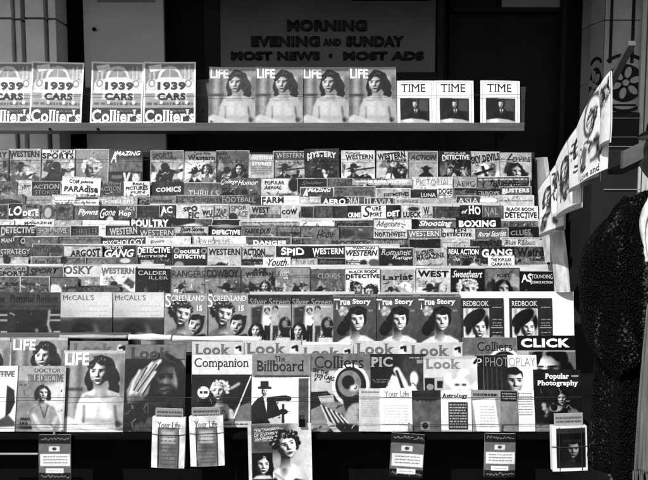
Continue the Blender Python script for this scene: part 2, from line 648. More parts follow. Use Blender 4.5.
def place(name, P, w, h, plane, paint, texts, unit, vunit, key=None, roll=0.0, yaw=0.0, th=.006, n=None, bow=None, curl=None):
    """builds one magazine: Empty at its base > page_block, cover (> lettering)"""
    rot = Matrix.Rotation(yaw, 4, 'Z') @ Matrix.Rotation(math.pi / 2 - plane.t, 4, 'X') @ Matrix.Rotation(roll, 4, 'Z')
    root = empty(name, mtx=Matrix.Translation(P) @ rot)
    if key is None or key not in _mag_mesh:
        bo = random.uniform(-.0025, .0045) if bow is None else bow
        cu = random.uniform(-.004, .003) if curl is None else curl
        ear = random.choice([0, .01, .022]) if w > .18 and bow is None else random.choice([0, .004, .008]) * (bow is None)
        sd_ = random.choice([-1, 1])

        def bend(X, Y):
            return ear * np.clip(sd_ * 2 * X / w + 2 * Y / h - 2.35, 0, 1) ** 2 + bo * (1 - (2 * X / w) ** 2) + cu * np.clip(Y / h, 0, 1) ** 3 + .0012 * np.sin(9 * Y / h + 40 * bo * 1000) * (X / w)
        npx = int((n or max(24, min(110, w / unit * 1.35))) * 1.35)
        A = Art(h / w, npx)
        if paint:
            paint(A)
        A.c = .475 + (A.c - .56) * 1.48
        A.c = tonal(A.c) + _noise_rng.normal(0, .022, A.c.shape)
        co = grid_mesh('cover', (A.x - .5) * w, h - A.y * w, bend((A.x - .5) * w, h - A.y * w) + .0007, A.c)
        lt = [m_ for m_ in (lettering_mesh('lettering', [q_], unit, vunit, w, h, bend, .0024 + .0002 * i_) for i_, q_ in enumerate(texts)) if m_]
        pb = page_block_mesh(w, h, th, bend)
        got = (co, lt, pb)
        if key is not None:
            _mag_mesh[key] = got
    else:
        got = _mag_mesh[key]
    co, lt, pb = got
    link('page_block', pb, M_PAGES, root)
    c = link('cover', co, M_PRINT, root)
    for m_ in lt:
        link('lettering', m_, M_INK, c)
    return root


def mag(name, x0, x1, yt, plane, off=0.0, yb=None, h=.254, paint=None, texts=(), key=None, roll=0.0, **kw):
    xc = (x0 + x1) / 2
    P = plane.hit(xc, yt, off)
    unit = zcam(P) / F
    vunit = (P - plane.hit(xc, yt + 12, off)).length / 12
    if yb is not None:
        B = plane.hit(xc, yb, off)
        h = (P - B).length
        unit = (zcam(P) + zcam(B)) / 2 / F
        vunit = h / (yb - yt)
    w = (x1 - x0) * unit
    rot = Matrix.Rotation(math.pi / 2 - plane.t, 3, 'X') @ Matrix.Rotation(roll, 3, 'Z')
    base = P - plane.up * h
    return place(name, base, w, h, plane, paint, texts, unit, vunit, key, roll, **kw)


ORD = ['first', 'second', 'third', 'fourth', 'fifth', 'sixth', 'seventh', 'eighth', 'ninth', 'tenth', 'eleventh', 'twelfth', 'thirteenth', 'fourteenth',
       'fifteenth', 'sixteenth', 'seventeenth', 'eighteenth', 'nineteenth', 'twentieth', 'twenty-first', 'twenty-second', 'twenty-third', 'twenty-fourth']
# ------------------------------------------------------------------ cover pictures
RNG = random.Random(11)


def art_pulp(kind, band, body, bh=.27, fig=.2, skin=.72, seed=0, flip=1):
    """band: grey of the title strip; body: ground of the picture"""
    def f(A):
        r = random.Random(seed * 7 + 3)
        a = A.a
        A.c[:] = body
        A.mottle(.05, 5)
        if kind not in ('text', 'silhouette', 'robot', 'blonde'):
            # painted ground: sky, hills, light and dark masses
            y_ = r.uniform(.75, .95)
            A.poly([(0, y_), (.3, y_ - r.uniform(-.08, .15)), (.7, y_ - r.uniform(-.1, .12)), (1, y_ + .05), (1, a), (0, a)], body * r.choice([.45, .6, 1.25]), .03)
            for _ in range(5):
                q_, w_ = r.uniform(0, 1), r.uniform(.06, .2)
                t_ = r.uniform(bh, .8)
                A.poly([(q_ - w_, t_ + r.uniform(.1, .4)), (q_ - w_ * .3, t_), (q_ + w_, t_ + r.uniform(.0, .2)), (q_ + w_ * .6, t_ + r.uniform(.2, .5))], min(.95, body * r.choice([.5, .7, 1.2, 1.35])), .03)
        x = .5 + .12 * flip * r.uniform(-1, 1)
        if kind == 'cowboy':
            A.cowboy(.5 - .1 * flip, .62 + r.uniform(-.04, .04), .13, hat=fig * .8, skin=skin, body=fig + .05, hatdir=flip)
            A.lines(.62 if flip < 0 else .08, .34, .95 if flip < 0 else .35, .52, 4, body * .55, r)
        elif kind == 'gunman':
            A.cowboy(.36, .55, .12, hat=fig, skin=skin * .7, body=fig, hatdir=1)
            A.line([(.2, .62), (.98, .52)], .018, .12)
            A.ell(.62, .95, .2, .18, fig * .9)
            A.ell(.8, .92, .13, .18, fig * 1.6)
        elif kind == 'two':
            A.cowboy(.33, .68, .13, hat=fig, skin=skin, body=fig, gun=False)
            A.head(.7, .58, .13, skin=skin * 1.1, hair=.2, style='bob')
            A.poly([(.5, a), (.55, .85), (.7, .78), (.9, .85), (1, a)], .55)
        elif kind == 'couple':
            A.head(.3, .58, .16, skin=skin * .95, hair=.08, style='short', lit=1)
            A.head(.72, .68, .16, skin=skin * 1.05, hair=.14, style='curl', lit=-1)
            A.poly([(0, a), (.06, .9), (.3, .82), (.5, 1.0), (.5, a)], .1)
        elif kind == 'face':
            A.head(.5, .62, .21, skin=skin, hair=fig, style='bob', lit=flip)
            A.poly([(.1, a), (.25, 1.03), (.5, .98), (.78, 1.04), (.95, a)], fig + .15)
        elif kind == 'blonde':
            A.head(.5, .62, .24, skin=skin * 1.15, hair=.72, style='curl', lit=flip)
        elif kind == 'player':
            A.ell(.45, .5, .13, .12, fig)
            A.poly([(.25, .6), (.55, .52), (.72, .7), (.6, 1.0), (.72, a), (.2, a), (.35, .95)], fig * 1.15)
            A.line([(.6, .62), (.8, .66), (.95, .6)], .045, fig * .9)
            A.line([(.3, .66), (.2, .85), (.35, .95)], .05, fig)
            A.ell(.83, .62, .07, .05, .5)
            A.ell(.2, 1.05, .15, .1, fig * 1.5)
        elif kind == 'horse':
            A.poly([(.42, a), (.45, .75), (.55, .52), (.66, .56), (.72, .78), (.9, .9), (1, a)], fig)
            A.cowboy(.78, .55, .08, hat=fig, skin=skin, body=fig * 1.6, gun=False)
            A.poly([(.5, .7), (.62, .95), (.55, a), (.42, a)], .85)
        elif kind == 'silhouette':
            A.ell(.6, .62, .1, .12, .05)
            A.ell(.6, .58, .17, .035, .05)
            A.poly([(.33, a), (.36, .84), (.52, .72), (.7, .72), (.84, .84), (.88, a)], .05)
        elif kind == 'plane':
            A.poly([(.1, .75), (.75, .55), (.8, .6), (.15, .85)], fig)
            A.poly([(.35, .5), (.45, .48), (.6, .85), (.5, .88)], fig * 1.4)
            A.ell(.2, 1.0, .2, .1, body * 1.2, soft=.05)
            A.ell(.75, .98, .16, .13, fig)
        elif kind == 'busy':
            for k in range(14):
                A.ell(r.uniform(.05, .95), r.uniform(bh + .1, min(a, 1.2)), r.uniform(.05, .16), r.uniform(.05, .2), r.choice([fig, fig * .6, body * 1.25, skin]), rot=r.uniform(-1, 1), soft=.03)
            A.head(.35, .65, .11, skin=skin, hair=.1, style='short')
        elif kind == 'scene':
            A.poly([(0, a), (0, .95), (.4, .86), (1, .98), (1, a)], fig * 1.5)
            A.cowboy(.3, .62, .09, hat=fig * .7, skin=skin, body=fig, gun=True)
            A.ell(.7, .9, .26, .09, body * 1.25, rot=-.1)
        elif kind == 'text':
            A.lines(.1, .4, .9, .8, 6, body * .55, r)
        elif kind == 'robot':
            A.rect(0, .66, 1, a, .07)
            A.ell(.25, .82, .18, .09, .35)
            A.lines(.1, .76, .4, .86, 3, .8, r)
            A.poly([(.42, .68), (.5, .68), (.52, .86), (.58, .68), (.66, .68), (.56, .98), (.48, .98)], .8)
            A.rect(.68, .7, .95, 1.15, .55)
            A.ell(.8, .85, .1, .14, .8)
        if kind not in ('text', 'blonde', 'face', 'robot', 'silhouette'):
            A.fuss(.05, bh + .04, .95, min(a, 1.1), 40, seed, lo=max(.05, fig * .7), size=.036)
        A.mottle(.07, 16)
        if bh:
            A.rect(0, 0, 1, bh, band)
            A.frame(.12 if seed % 2 else .85, .012)
            A.fuss(.03, .0, .97, bh, 5, seed + 50, lo=band * .7, hi=min(.95, band * 1.3), size=.04)
        A.mottle(.05, 12)
    return f


def art_strip(band, bh=.3, body=.55, small=None, seed=0, dark_edge=None, blob=None):
    """cover of which only the head shows: a title strip, a line of small print, some picture below"""
    def f(A):
        r = random.Random(seed * 13 + 5)
        A.c[:] = body
        A.rect(0, 0, 1, bh, band)
        A.c = np.where(A.c < .62, A.c * .9, A.c)
        A.mottle(.06, 7)
        A.fuss(.03, .0, .97, bh, 7, seed, lo=band * .55, hi=min(.95, band * 1.35 + .05), size=.04)
        A.fuss(.03, bh, .97, bh + .35, 24, seed + 9, size=.05)
        if seed % 3:
            A.lines(.05, .0, .6 if seed % 2 else .95, .035, 1, band * .55 if band > .45 else .7, r, .6)
        A.lines(.05 if seed % 2 else .5, bh + .02, .5 if seed % 2 else .95, bh + .11, 2, .15 if body > .4 else .75, r, .5)
        A.mottle(.09, 22)
        if dark_edge is None and seed % 4 != 1:
            dark_edge_ = .1 if (band > .5 and seed % 2) or seed % 5 == 0 else .86
            A.frame(dark_edge_, .013)
        if dark_edge is not None:
            A.frame(dark_edge, .02)
        if small is not None:
            y, v = small
            A.lines(.06, y, .94, y + .05, 1, v, r, .55)
        if blob is not None:
            for (cx, cy, rx, ry, v) in blob:
                A.ell(cx, cy, rx, ry, v, soft=.03)
    return f


def art_cars(A):
    a = A.a
    A.c[:] = .56
    A.c += (.25 * np.clip(1 - A.y / (a * .5), 0, 1)) * (A.x > 2)
    for k, (x, t) in enumerate([(.74, .14), (.79, .1), (.83, .17), (.87, .07), (.92, .12), (.2, .2), (.12, .22), (.95, .2)]):
        A.rect(x - .018, t, x + .02, .45, .74 if k % 2 else .66)
    A.poly([(.09, .08), (.33, .04), (.36, .15), (.13, .2)], .93)
    A.lines(.13, .08, .32, .15, 3, .7, RNG)
    # the motor car head on
    A.poly([(.26, .36), (.3, .2), (.38, .1), (.5, .07), (.62, .1), (.7, .2), (.75, .36)], .82)
    A.poly([(.32, .3), (.36, .2), (.43, .15), (.58, .15), (.65, .2), (.69, .3)], .58)
    A.line([(.5, .15), (.5, .3)], .006, .85)
    A.poly([(.38, .34), (.62, .34), (.58, .56), (.42, .56)], .7)
    for x in (.44, .48, .52, .56):
        A.line([(x, .36), (x, .55)], .008, .5)
    A.line([(.3, .34), (.7, .34)], .008, .6)
    A.poly([(.05, .44), (.1, .35), (.3, .33), (.7, .33), (.92, .35), (.97, .44), (.97, .58), (.05, .58)], .80)
    for x in (.16, .86):
        A.ell(x, .42, .065, .075, .58)
        A.ell(x, .42, .035, .045, .97)
    A.rect(.04, .57, .97, .61, .84)
    A.rect(.02, .61, .98, .9, .63)
    A.rect(.22, .6, .83, .73, .8)
    A.lines(.06, .78, .95, .86, 1, .42, RNG, .6)
    for x in (.32, .62, .8):
        A.rect(x, .76, x + .05, .82, .9)
    A.mottle(.03, 14)
    A.rect(0, .9, 1, a, .26)
    A.lines(.55, .94, .85, .97, 1, .75, RNG)
    A.frame(.93, .03)


def art_actress_small(A):
    art_actress(A)
    A.c = np.where(A.c > .66, .66 + (A.c - .66) * .45, A.c)


def art_actress(A):
    """bare shouldered young woman, head turned, beside a curtain"""
    a = A.a
    A.c[:] = .6
    for x, w, v in ((.04, .05, .46), (.17, .05, .66), (.27, .04, .47), (.36, .03, .6), (.93, .07, .5), (.84, .03, .7)):
        A.rect(x - w, .2, x + w, a, v, soft=.06)
    A.rect(0, 0, 1, .05, .7)
    A.rect(0, .58, .32, .62, .36, soft=.03)
    # hair behind
    A.locks([(.25, -.35, 1.25, 1.25, .1), (1.35, .5, .55, 1.0, -.1), (1.45, 1.4, .5, .8, .1), (-.85, .5, .4, .8, .1), (-.8, 1.3, .3, .55, 0), (1.1, 1.8, .5, .5, 0)], .12, .57, .345, .168, .5, 2)
    # body
    A.poly([(.52, .57), (.68, .57), (.74, .61), (.89, .66), (.98, .86), (1.0, 1.15), (.9, 1.2), (.85, .98), (.83, a), (.38, a), (.37, .98), (.33, 1.16), (.2, 1.14), (.24, .84), (.32, .67), (.49, .6)], .8, .02)
    A.poly([(.53, .42), (.67, .42), (.7, .7), (.51, .7)], .72, .03)
    A.ell(.6, .53, .09, .05, .52, soft=.06)
    A.ell(.66, .62, .05, .1, .6, soft=.06)
    A.line([(.38, .7), (.47, .72), (.55, .7)], .01, .6, .035)
    A.line([(.66, .7), (.74, .72), (.86, .69)], .01, .56, .035)
    body_ = A.c > .77
    sh_ = np.clip(1.1 - .9 * np.clip(A.x - .62, 0, 1) ** 1.2 - .3 * np.abs(A.x - .5) - .12 * np.sin(np.clip((A.y - .7) * 3.2, 0, 3.1)) * np.exp(-((A.x - .58) / .06) ** 2), .5, 1.12)
    A.c = np.where(body_ & (A.y > .55), A.c * sh_, A.c)
    A.ell(.46, .94, .09, .08, .9, soft=.09)
    A.ell(.68, .96, .09, .08, .86, soft=.09)
    A.ell(.46, 1.07, .1, .03, .66, soft=.05)
    A.ell(.69, 1.09, .1, .03, .62, soft=.05)
    A.ell(.58, 1.0, .03, .12, .74, soft=.05)
    A.line([(.355, .86), (.36, .98), (.35, 1.12)], .01, .46, .04)
    A.line([(.84, .86), (.85, .97), (.88, 1.12)], .012, .38, .04)
    A.ell(.9, 1.13, .045, .045, .2, soft=.04)
    A.ell(.57, 1.14, .14, .03, .74, soft=.05)
    A.ell(.95, .9, .05, .2, .66, soft=.06)
    A.head(.57, .345, .168, skin=.88, hair=.14, style='none', lit=-1, neck=False)
    A.locks([(.35, -1.15, .95, .45, .25), (1.0, -.3, .3, .95, -.1), (-.7, -.75, .32, .5, .5)], .12, .57, .345, .168, .5, 2)
    # pale cloth at the lower left
    A.poly([(0, 1.08), (.1, 1.02), (.3, 1.1), (.55, 1.18), (.8, 1.22), (.9, a), (0, a)], .9, .03)
    A.line([(.05, 1.17), (.3, 1.2), (.6, 1.26)], .01, .7, .03)
    A.line([(.1, 1.08), (.28, 1.16)], .008, .74, .03)
    A.rect(0, a - .015, 1, a, .8)
    A.mottle(.04, 14)


def art_statesman(A):
    a = A.a
    A.c[:] = .93
    A.rect(.14, .46, .88, 1.16, .28)
    A.mottle(.1, 9, (.14, .46, .88, 1.16))
    A.rect(.14, .46, .45, .75, .18, soft=.02)
    A.rect(.6, .5, .86, .8, .42, soft=.03)
    A.poly([(.28, 1.0), (.33, .82), (.47, .74), (.6, .74), (.74, .84), (.8, 1.0)], .1)
    A.head(.53, .62, .085, skin=.78, hair=.3, style='short', neck=False)
    A.poly([(.48, .74), (.58, .74), (.53, .92)], .85)
    A.line([(.53, .76), (.53, .9)], .014, .12)
    A.poly([(.14, 1.16), (.14, 1.02), (.4, .97), (.7, 1.0), (.88, 1.05), (.88, 1.16)], .72, .02)
    A.ell(.35, 1.04, .12, .04, .9)
    A.lines(.2, 1.2, .8, 1.26, 2, .5, RNG)
    A.rect(0, 0, 1, .014, .6)
    A.put(np.abs(np.minimum(np.minimum(A.x, 1 - A.x), np.minimum(A.y, A.a - A.y)) - .055) - .006, .55)


def art_screen_pair(A):
    a = A.a
    A.c[:] = .6
    A.poly([(0, 1.2), (.05, .95), (.25, .8), (.5, 1.0), (.55, 1.2)], .5, .03)
    A.poly([(.5, 1.2), (.6, 1.0), (.95, .95), (1, 1.2)], .2, .03)
    A.head(.4, .5, .22, skin=.84, hair=.25, style='curl', lit=1, tilt=.25)
    A.head(.74, .76, .19, skin=.8, hair=.07, style='short', lit=-1, neck=False, tilt=.3)
    A.rect(0, 1.1, 1, a, .55)
    A.mottle(.06, 12)


def art_film_fans(A):
    a = A.a
    A.c[:] = .62
    A.rect(.08, .26, .95, a, .72)
    A.rect(.55, .3, .95, .6, .64)
    A.poly([(.08, .3), (.35, .26), (.3, .75), (.08, .8)], .34, .04)
    for x, t in ((.45, .32), (.64, .28)):
        A.ell(x, t + .04, .07, .06, .28)
        A.ell(x, t + .09, .05, .065, .66)
        A.poly([(x - .1, .75), (x - .09, t + .17), (x + .09, t + .17), (x + .11, .75)], .84 if x < .5 else .7, .02)
        A.poly([(x - .06, .72), (x + .07, .72), (x + .06, 1.15), (x + .01, 1.15), (x, .9), (x - .02, 1.15), (x - .07, 1.15)], .12 if x < .5 else .34, .02)
        A.line([(x + .08, t + .22), (x + .14, .62)], .03, .6, .02)
    A.ell(.86, .72, .14, .19, .16, soft=.03)
    A.ell(.86, .68, .07, .1, .56, soft=.03)
    A.poly([(.72, .98), (.8, .84), (.95, .82), (.98, 1.0)], .2, .03)
    A.rect(.66, 1.0, .98, a, .8)
    A.fuss(.1, .3, .95, 1.1, 24, 5, size=.035)
    A.rect(0, 0, 1, .22, .34)
    A.head(.2, .84, .13, skin=.86, hair=.06, style='long')
    A.rect(0, 1.15, 1, a, .8)
    A.mottle(.05, 14)


def art_flower_girl(A):
    a = A.a
    A.c[:] = .42
    A.mottle(.03, 4)
    A.poly([(.02, a), (.1, 1.12), (.3, 1.0), (.5, .95), (.75, .97), (.95, 1.08), (1, a)], .86, .03)
    A.ell(.5, .98, .1, .12, .66, soft=.06)
    A.locks([(.1, -.7, 1.05, .85, 0), (-.85, .0, .5, .8, .3), (-1.3, .7, .6, .7, .5), (-1.6, 1.2, .5, .45, .3), (.95, -.2, .2, .6, 0)], .07, .54, .62, .21, .5, 1)
    A.head(.54, .62, .21, skin=.92, hair=.08, style='none', lit=1, smile=True, tilt=-.12)
    A.locks([(.2, -1.05, .85, .4, -.1), (-.8, -.3, .25, .9, .1)], .07, .54, .62, .21, .5, 1)
    for k in range(6):
        A.ell(.24 + .07 * math.cos(k * 1.1), .4 + .07 * math.sin(k * 1.1), .055, .045, .78 - .14 * (k % 2), rot=k, soft=.025)
    A.lines(.82, .36, .95, .41, 2, .7, RNG)
    A.rect(0, 0, 1, .07, .55)
    A.lines(.08, .015, .9, .055, 1, .3, RNG)
    A.mottle(.03, 14)


def art_beret(A):
    a = A.a
    A.c[:] = .34
    A.rect(.06, .24, .66, a, .82)
    for x in (.12, .26, .44, .58):
        A.rect(x, .25, x + .05, .85, .62, soft=.03)
    A.poly([(.06, a), (.1, 1.0), (.35, .92), (.66, .98), (.66, a)], .3, .03)
    A.ell(.58, .58, .07, .14, .25, soft=.04)
    A.head(.42, .7, .18, skin=.92, hair=.25, style='none', lit=1)
    A.ell(.6, .55, .05, .13, .22, soft=.03)
    A.ell(.31, .46, .3, .15, .07, rot=-.62, soft=.02)
    A.ell(.19, .66, .07, .18, .1, rot=.2, soft=.03)
    A.line([(.14, .62), (.26, .42), (.44, .3)], .012, .3, .04)
    A.rect(.66, .0, 1, a, .34)
    A.rect(0, 0, .06, a, .34)
    for k, y in enumerate((.2, .48, .56, .62, .78, .86, .96)):
        A.lines(.74, y, .95, y + .035, 1, .8, RNG)
    for y in (.68, .9):
        A.rect(.7, y, .98, y + .014, .8)
    A.mottle(.03, 12)


def art_review(A):
    a = A.a
    A.c[:] = .36
    A.rect(0, .32, .15, a, .3)
    A.rect(.14, .33, .73, a, .07)
    A.mottle(.02, 8)
    A.rect(.73, .33, 1, .72, .22)
    for y in (.4, .5):
        A.rect(.76, y, 1, y + .04, .6)
    A.rect(.87, .72, 1, a, .68)
    A.ell(.33, .97, .11, .16, .2, soft=.03)
    A.ell(.36, .85, .07, .07, .12)
    A.line([(.2, 1.1), (.3, .78), (.42, .82)], .02, .55, .03)
    A.ell(.6, .9, .06, .15, .5, rot=.4, soft=.03)
    A.line([(.78, .35), (.76, .6), (.83, .8), (.8, 1.0)], .025, .62, .02)
    A.ell(.55, .72, .04, .06, .5, soft=.02)
    A.rect(.05, .255, .95, .268, .18)
    A.fuss(.05, 0.4, .95, A.a, 14, 10, lo=.08, hi=.7, size=.03)
    A.mottle(.05, 15)


def art_flap(A):
    """pale wrapper over the upper half, dark picture below it"""
    a = A.a
    A.c[:] = .34
    A.ell(.42, .82, .2, .22, .17, soft=.06)
    A.ell(.6, .95, .22, .16, .62, rot=.5, soft=.06)
    A.ell(.75, .85, .05, .2, .5, rot=-.4, soft=.04)
    A.rect(0, 0, 1, .5, .76)
    A.ell(.8, .25, .3, .2, .8, soft=.15)
    A.ell(.1, .4, .2, .1, .7, soft=.1)
    A.lines(.35, .24, .93, .3, 1, .72, RNG)
    A.lines(.3, .35, .95, .4, 1, .7, RNG)
    A.lines(.05, .44, .25, .47, 1, .6, RNG)
    A.lines(.75, .44, .95, .47, 1, .6, RNG)
    A.rect(0, .49, 1, .505, .45)


def art_ink_face(A):
    """dark face half hidden by a raised hand"""
    a = A.a
    A.c[:] = .05
    A.rect(0, 0, 1, .24, .5)
    A.rect(.3, .86, 1, a, .32, soft=.06)
    A.ell(.62, .52, .31, .38, .04, soft=.02)
    A.poly([(.9, .25), (1, .4), (1, .24)], .55, .02)
    A.head(.62, .56, .25, skin=.4, hair=.03, style='none', lit=1, neck=False)
    A.ell(.64, .74, .11, .035, .5, soft=.03)
    A.line([(.54, .735), (.64, .75), (.74, .735)], .008, .06, .015)
    A.ell(.66, .6, .05, .05, .55, soft=.04)
    A.ell(.84, .6, .04, .14, .6, rot=-.1, soft=.04)
    A.line([(.4, .28), (.62, .2), (.86, .28), (.96, .42)], .03, .02, .03)
    A.line([(.45, .27), (.62, .235), (.84, .3)], .008, .55, .03)
    # hand and cuff on the left
    A.poly([(.03, .75), (.12, .55), (.28, .4), (.42, .3), (.56, .24), (.6, .28), (.47, .42), (.5, .46), (.44, .62), (.4, .8), (.2, .98), (.06, .95)], .56, .02)
    for (p, q) in (((.2, .8), (.58, .26)), ((.14, .78), (.44, .3)), ((.26, .86), (.5, .45)), ((.1, .8), (.24, .42))):
        A.line([p, ((p[0] + q[0]) / 2 - .02, (p[1] + q[1]) / 2), q], .022, .8, .025)
    for (p, q) in (((.22, .76), (.52, .33)), ((.16, .74), (.36, .38)), ((.3, .82), (.47, .55))):
        A.line([p, q], .008, .16, .015)
    A.ell(.2, .9, .14, .09, .46, rot=-.4, soft=.05)
    A.ell(.26, 1.16, .28, .22, .09, soft=.05)
    for k in range(6):
        A.line([(.05 + .06 * k, .98), (.02 + .07 * k, 1.1), (.03 + .08 * k, 1.2)], .01, .3, .025)
    A.poly([(.08, a), (.2, 1.26), (.5, 1.12), (.64, 1.22), (.5, a)], .4, .06)
    A.fuss(.0, 1.0, .5, a, 14, 4, lo=.04, hi=.5, size=.05)
    A.mottle(.05, 16)


def art_canoe_girl(A):
    a = A.a
    A.c[:] = .3
    A.rect(0, 0, 1, .33, .8)
    A.rect(0, .33, 1, a, .12)
    A.mottle(.06, 6, (0, .33, 1, a))
    A.poly([(.55, .36), (1, .34), (1, .75), (.6, .9)], .1)
    A.poly([(.4, 1.35), (.75, .85), (1, .75), (1, a - .08), (.3, a - .08)], .5, .03)
    A.ell(.2, .62, .1, .1, .85)
    A.lines(.14, .58, .27, .66, 1, .2, RNG, .5)
    A.poly([(.25, 1.35), (.3, .88), (.42, .78), (.6, .8), (.7, .95), (.72, 1.1), (.62, 1.1), (.58, .98), (.6, 1.35)], .46, .02)
    A.line([(.66, .92), (.68, 1.1), (.55, 1.22)], .035, .75, .02)
    A.line([(.32, .95), (.36, 1.18)], .035, .75, .02)
    A.head(.46, .6, .125, skin=.88, hair=.72, style='curl', lit=-1)
    A.line([(.62, 1.25), (.98, .36)], .012, .85, .01)
    A.line([(.66, .55), (.78, .48)], .03, .7, .03)
    A.rect(0, a - .1, 1, a, .72)
    A.lines(.3, a - .08, .95, a - .03, 1, .45, RNG)
    A.lines(.08, a - .3, .45, a - .24, 1, .7, RNG)
    A.fuss(.05, 0.4, .95, A.a, 16, 14, lo=.08, hi=.7, size=.03)
    A.mottle(.05, 15)


def art_magician(A):
    a = A.a
    A.c[:] = .9
    A.rect(0, 0, 1, .4, .56)
    A.rect(.05, .37, .98, .4, .35)
    A.rect(.8, .42, 1, a, .42)
    A.rect(.97, .4, 1, a, .8)
    A.rect(.15, .47, .27, .57, .06)
    A.rect(.11, .56, .33, .59, .06)
    A.head(.22, .645, .062, skin=.85, hair=.1, style='none', lit=1, neck=False)
    A.rect(.15, .47, .29, .585, .06)
    A.rect(.11, .575, .34, .6, .06)
    A.poly([(0, a), (0, .88), (.1, .76), (.2, .71), (.3, .74), (.42, .82), (.5, 1.0), (.44, a)], .05)
    A.poly([(.2, .72), (.27, .73), (.26, 1.0)], .92)
    A.line([(.3, .78), (.45, .76), (.58, .75)], .045, .06)
    A.ell(.62, .76, .06, .045, .12)
    A.poly([(.28, 1.1), (.55, 1.02), (.58, 1.15), (.35, 1.22)], .75)
    A.rect(.52, .85, .56, 1.2, .15)
    A.ell(.54, .98, .08, .05, .2)
    A.rect(.42, 1.18, .66, a, .1)
    A.ell(.54, 1.28, .06, .06, .6)
    A.lines(.05, .405, .7, .42, 1, .3, RNG)
    A.fuss(.05, 0.75, .95, A.a, 8, 12, lo=.08, hi=.7, size=.03)
    A.mottle(.05, 15)


def art_drummer(A):
    a = A.a
    A.c[:] = .55
    A.rect(0, 0, 1, .27, .5)
    A.poly([(0, .3), (.5, .27), (.56, .66), (0, .6)], .72)
    A.ell(.68, .5, .3, .33, .88)
    A.ell(.68, .5, .25, .28, .25)
    A.ell(.66, .48, .19, .21, .55)
    A.ell(.64, .46, .1, .11, .15)
    A.ell(.73, .55, .07, .05, .8, soft=.03)
    A.poly([(.02, .62), (.3, .6), (.45, .75), (.2, .82), (.02, .9)], .12)
    A.poly([(.15, .68), (.4, .66), (.42, .78), (.2, .8)], .7)
    A.poly([(.55, .75), (.95, .7), (1, 1.0), (.85, 1.05), (.62, .98)], .2, .02)
    A.ell(.78, .98, .18, .2, .66, soft=.03)
    A.ell(.86, 1.0, .06, .1, .4, soft=.04)
    for k in range(9):
        A.line([(.2 + .04 * k, .82 + .02 * k), (.35 + .05 * k, 1.15 + .01 * k)], .012, (.8, .2)[k % 2], .012)
    A.poly([(.3, a), (.5, 1.1), (.85, 1.15), (.9, a)], .1, .03)
    for k in range(4):
        A.line([(.3 + .02 * k, 1.1), (.42 + .03 * k, a)], .012, .75, .012)
    A.rect(0, 1.05, .28, a, .6, soft=.03)
    A.fuss(.05, 0.4, .95, A.a, 26, 11, lo=.08, hi=.7, size=.03)
    A.mottle(.05, 15)


def art_pix(A):
    a = A.a
    A.c[:] = .16
    A.rect(.55, 0, 1, a, .36, soft=.1)
    A.poly([(.12, a), (.25, .7), (.42, .35), (.52, .4), (.6, .7), (.7, a)], .88, .02)
    A.line([(.5, .28), (.62, .5), (.7, .72)], .06, .82, .02)
    A.ell(.8, .42, .07, .12, .84, soft=.02)
    A.poly([(.62, .6), (.8, .5), (.92, .75), (.85, a), (.6, a)], .82, .02)
    A.line([(.5, .3), (.58, .52), (.66, .74)], .02, .2, .02)
    A.lines(.72, .05, .95, .08, 1, .8, RNG)
    A.rect(.85, .1, .95, .16, .6)
    A.lines(.15, .42, .4, .5, 2, .6, RNG)
    A.fuss(.05, 0.4, .95, A.a, 10, 7, lo=.08, hi=.7, size=.03)
    A.mottle(.05, 15)


def art_baby_flower(A):
    a = A.a
    A.c[:] = .78
    A.rect(0, 0, 1, .05, .7)
    A.rect(.01, .38, .38, .95, .7)
    A.rect(.02, .4, .2, .72, .1)
    A.ell(.12, .56, .07, .06, .6)
    A.rect(.25, .45, .36, .58, .2)
    for k in range(10):
        t = k * .63
        A.ell(.68 + .2 * math.cos(t), .55 + .2 * math.sin(t), .13, .11, (.92, .74)[k % 2], rot=t, soft=.03)
    A.ell(.68, .55, .17, .17, .86, soft=.03)
    A.ell(.62, .52, .04, .02, .3, soft=.02)
    A.ell(.75, .52, .04, .02, .3, soft=.02)
    A.ell(.68, .64, .06, .02, .4, soft=.02)
    A.poly([(.3, .95), (.4, .7), (.5, .85), (.45, 1.0)], .4, .03)
    A.ell(.95, .12, .06, .09, .85)
    A.line([(.95, .12), (1, .06)], .025, .1)


def art_star_man(A):
    a = A.a
    A.c[:] = .92
    A.rect(0, 0, .45, a, .16)
    for k in range(4):
        A.rect(.05 + .09 * k, .22, .08 + .09 * k, a, .36)
    A.rect(.62, .25, 1, a, .9)
    A.head(.55, .5, .2, skin=.8, hair=.05, style='short', lit=1, smile=True)
    A.poly([(.2, a), (.3, .95), (.5, .88), (.75, .95), (.9, a)], .2, .02)


def art_camera_girl(A):
    a = A.a
    A.c[:] = .22
    A.rect(0, 0, 1, .32, .28)
    A.mottle(.05, 5)
    for k in range(12):
        A.ell(RNG.uniform(.05, .5), RNG.uniform(.5, 1.05), .05, .05, RNG.choice([.1, .5, .7, .15]), soft=.03)
    A.head(.6, .6, .12, skin=.74, hair=.06, style='long', lit=-1)
    A.poly([(.3, 1.2), (.42, .85), (.6, .78), (.85, .85), (.95, 1.15), (.95, 1.3)], .08, .02)
    A.ell(.45, .8, .14, .07, .66, soft=.03)
    A.ell(.42, .78, .07, .07, .12)
    A.ell(.82, .92, .12, .12, .5, soft=.04)
    A.rect(.8, .12, .95, .15, .7)
    A.rect(0, 1.12, .4, a, .55, soft=.05)
    A.fuss(.05, 0.4, .95, A.a, 22, 15, lo=.08, hi=.7, size=.03)
    A.mottle(.05, 15)


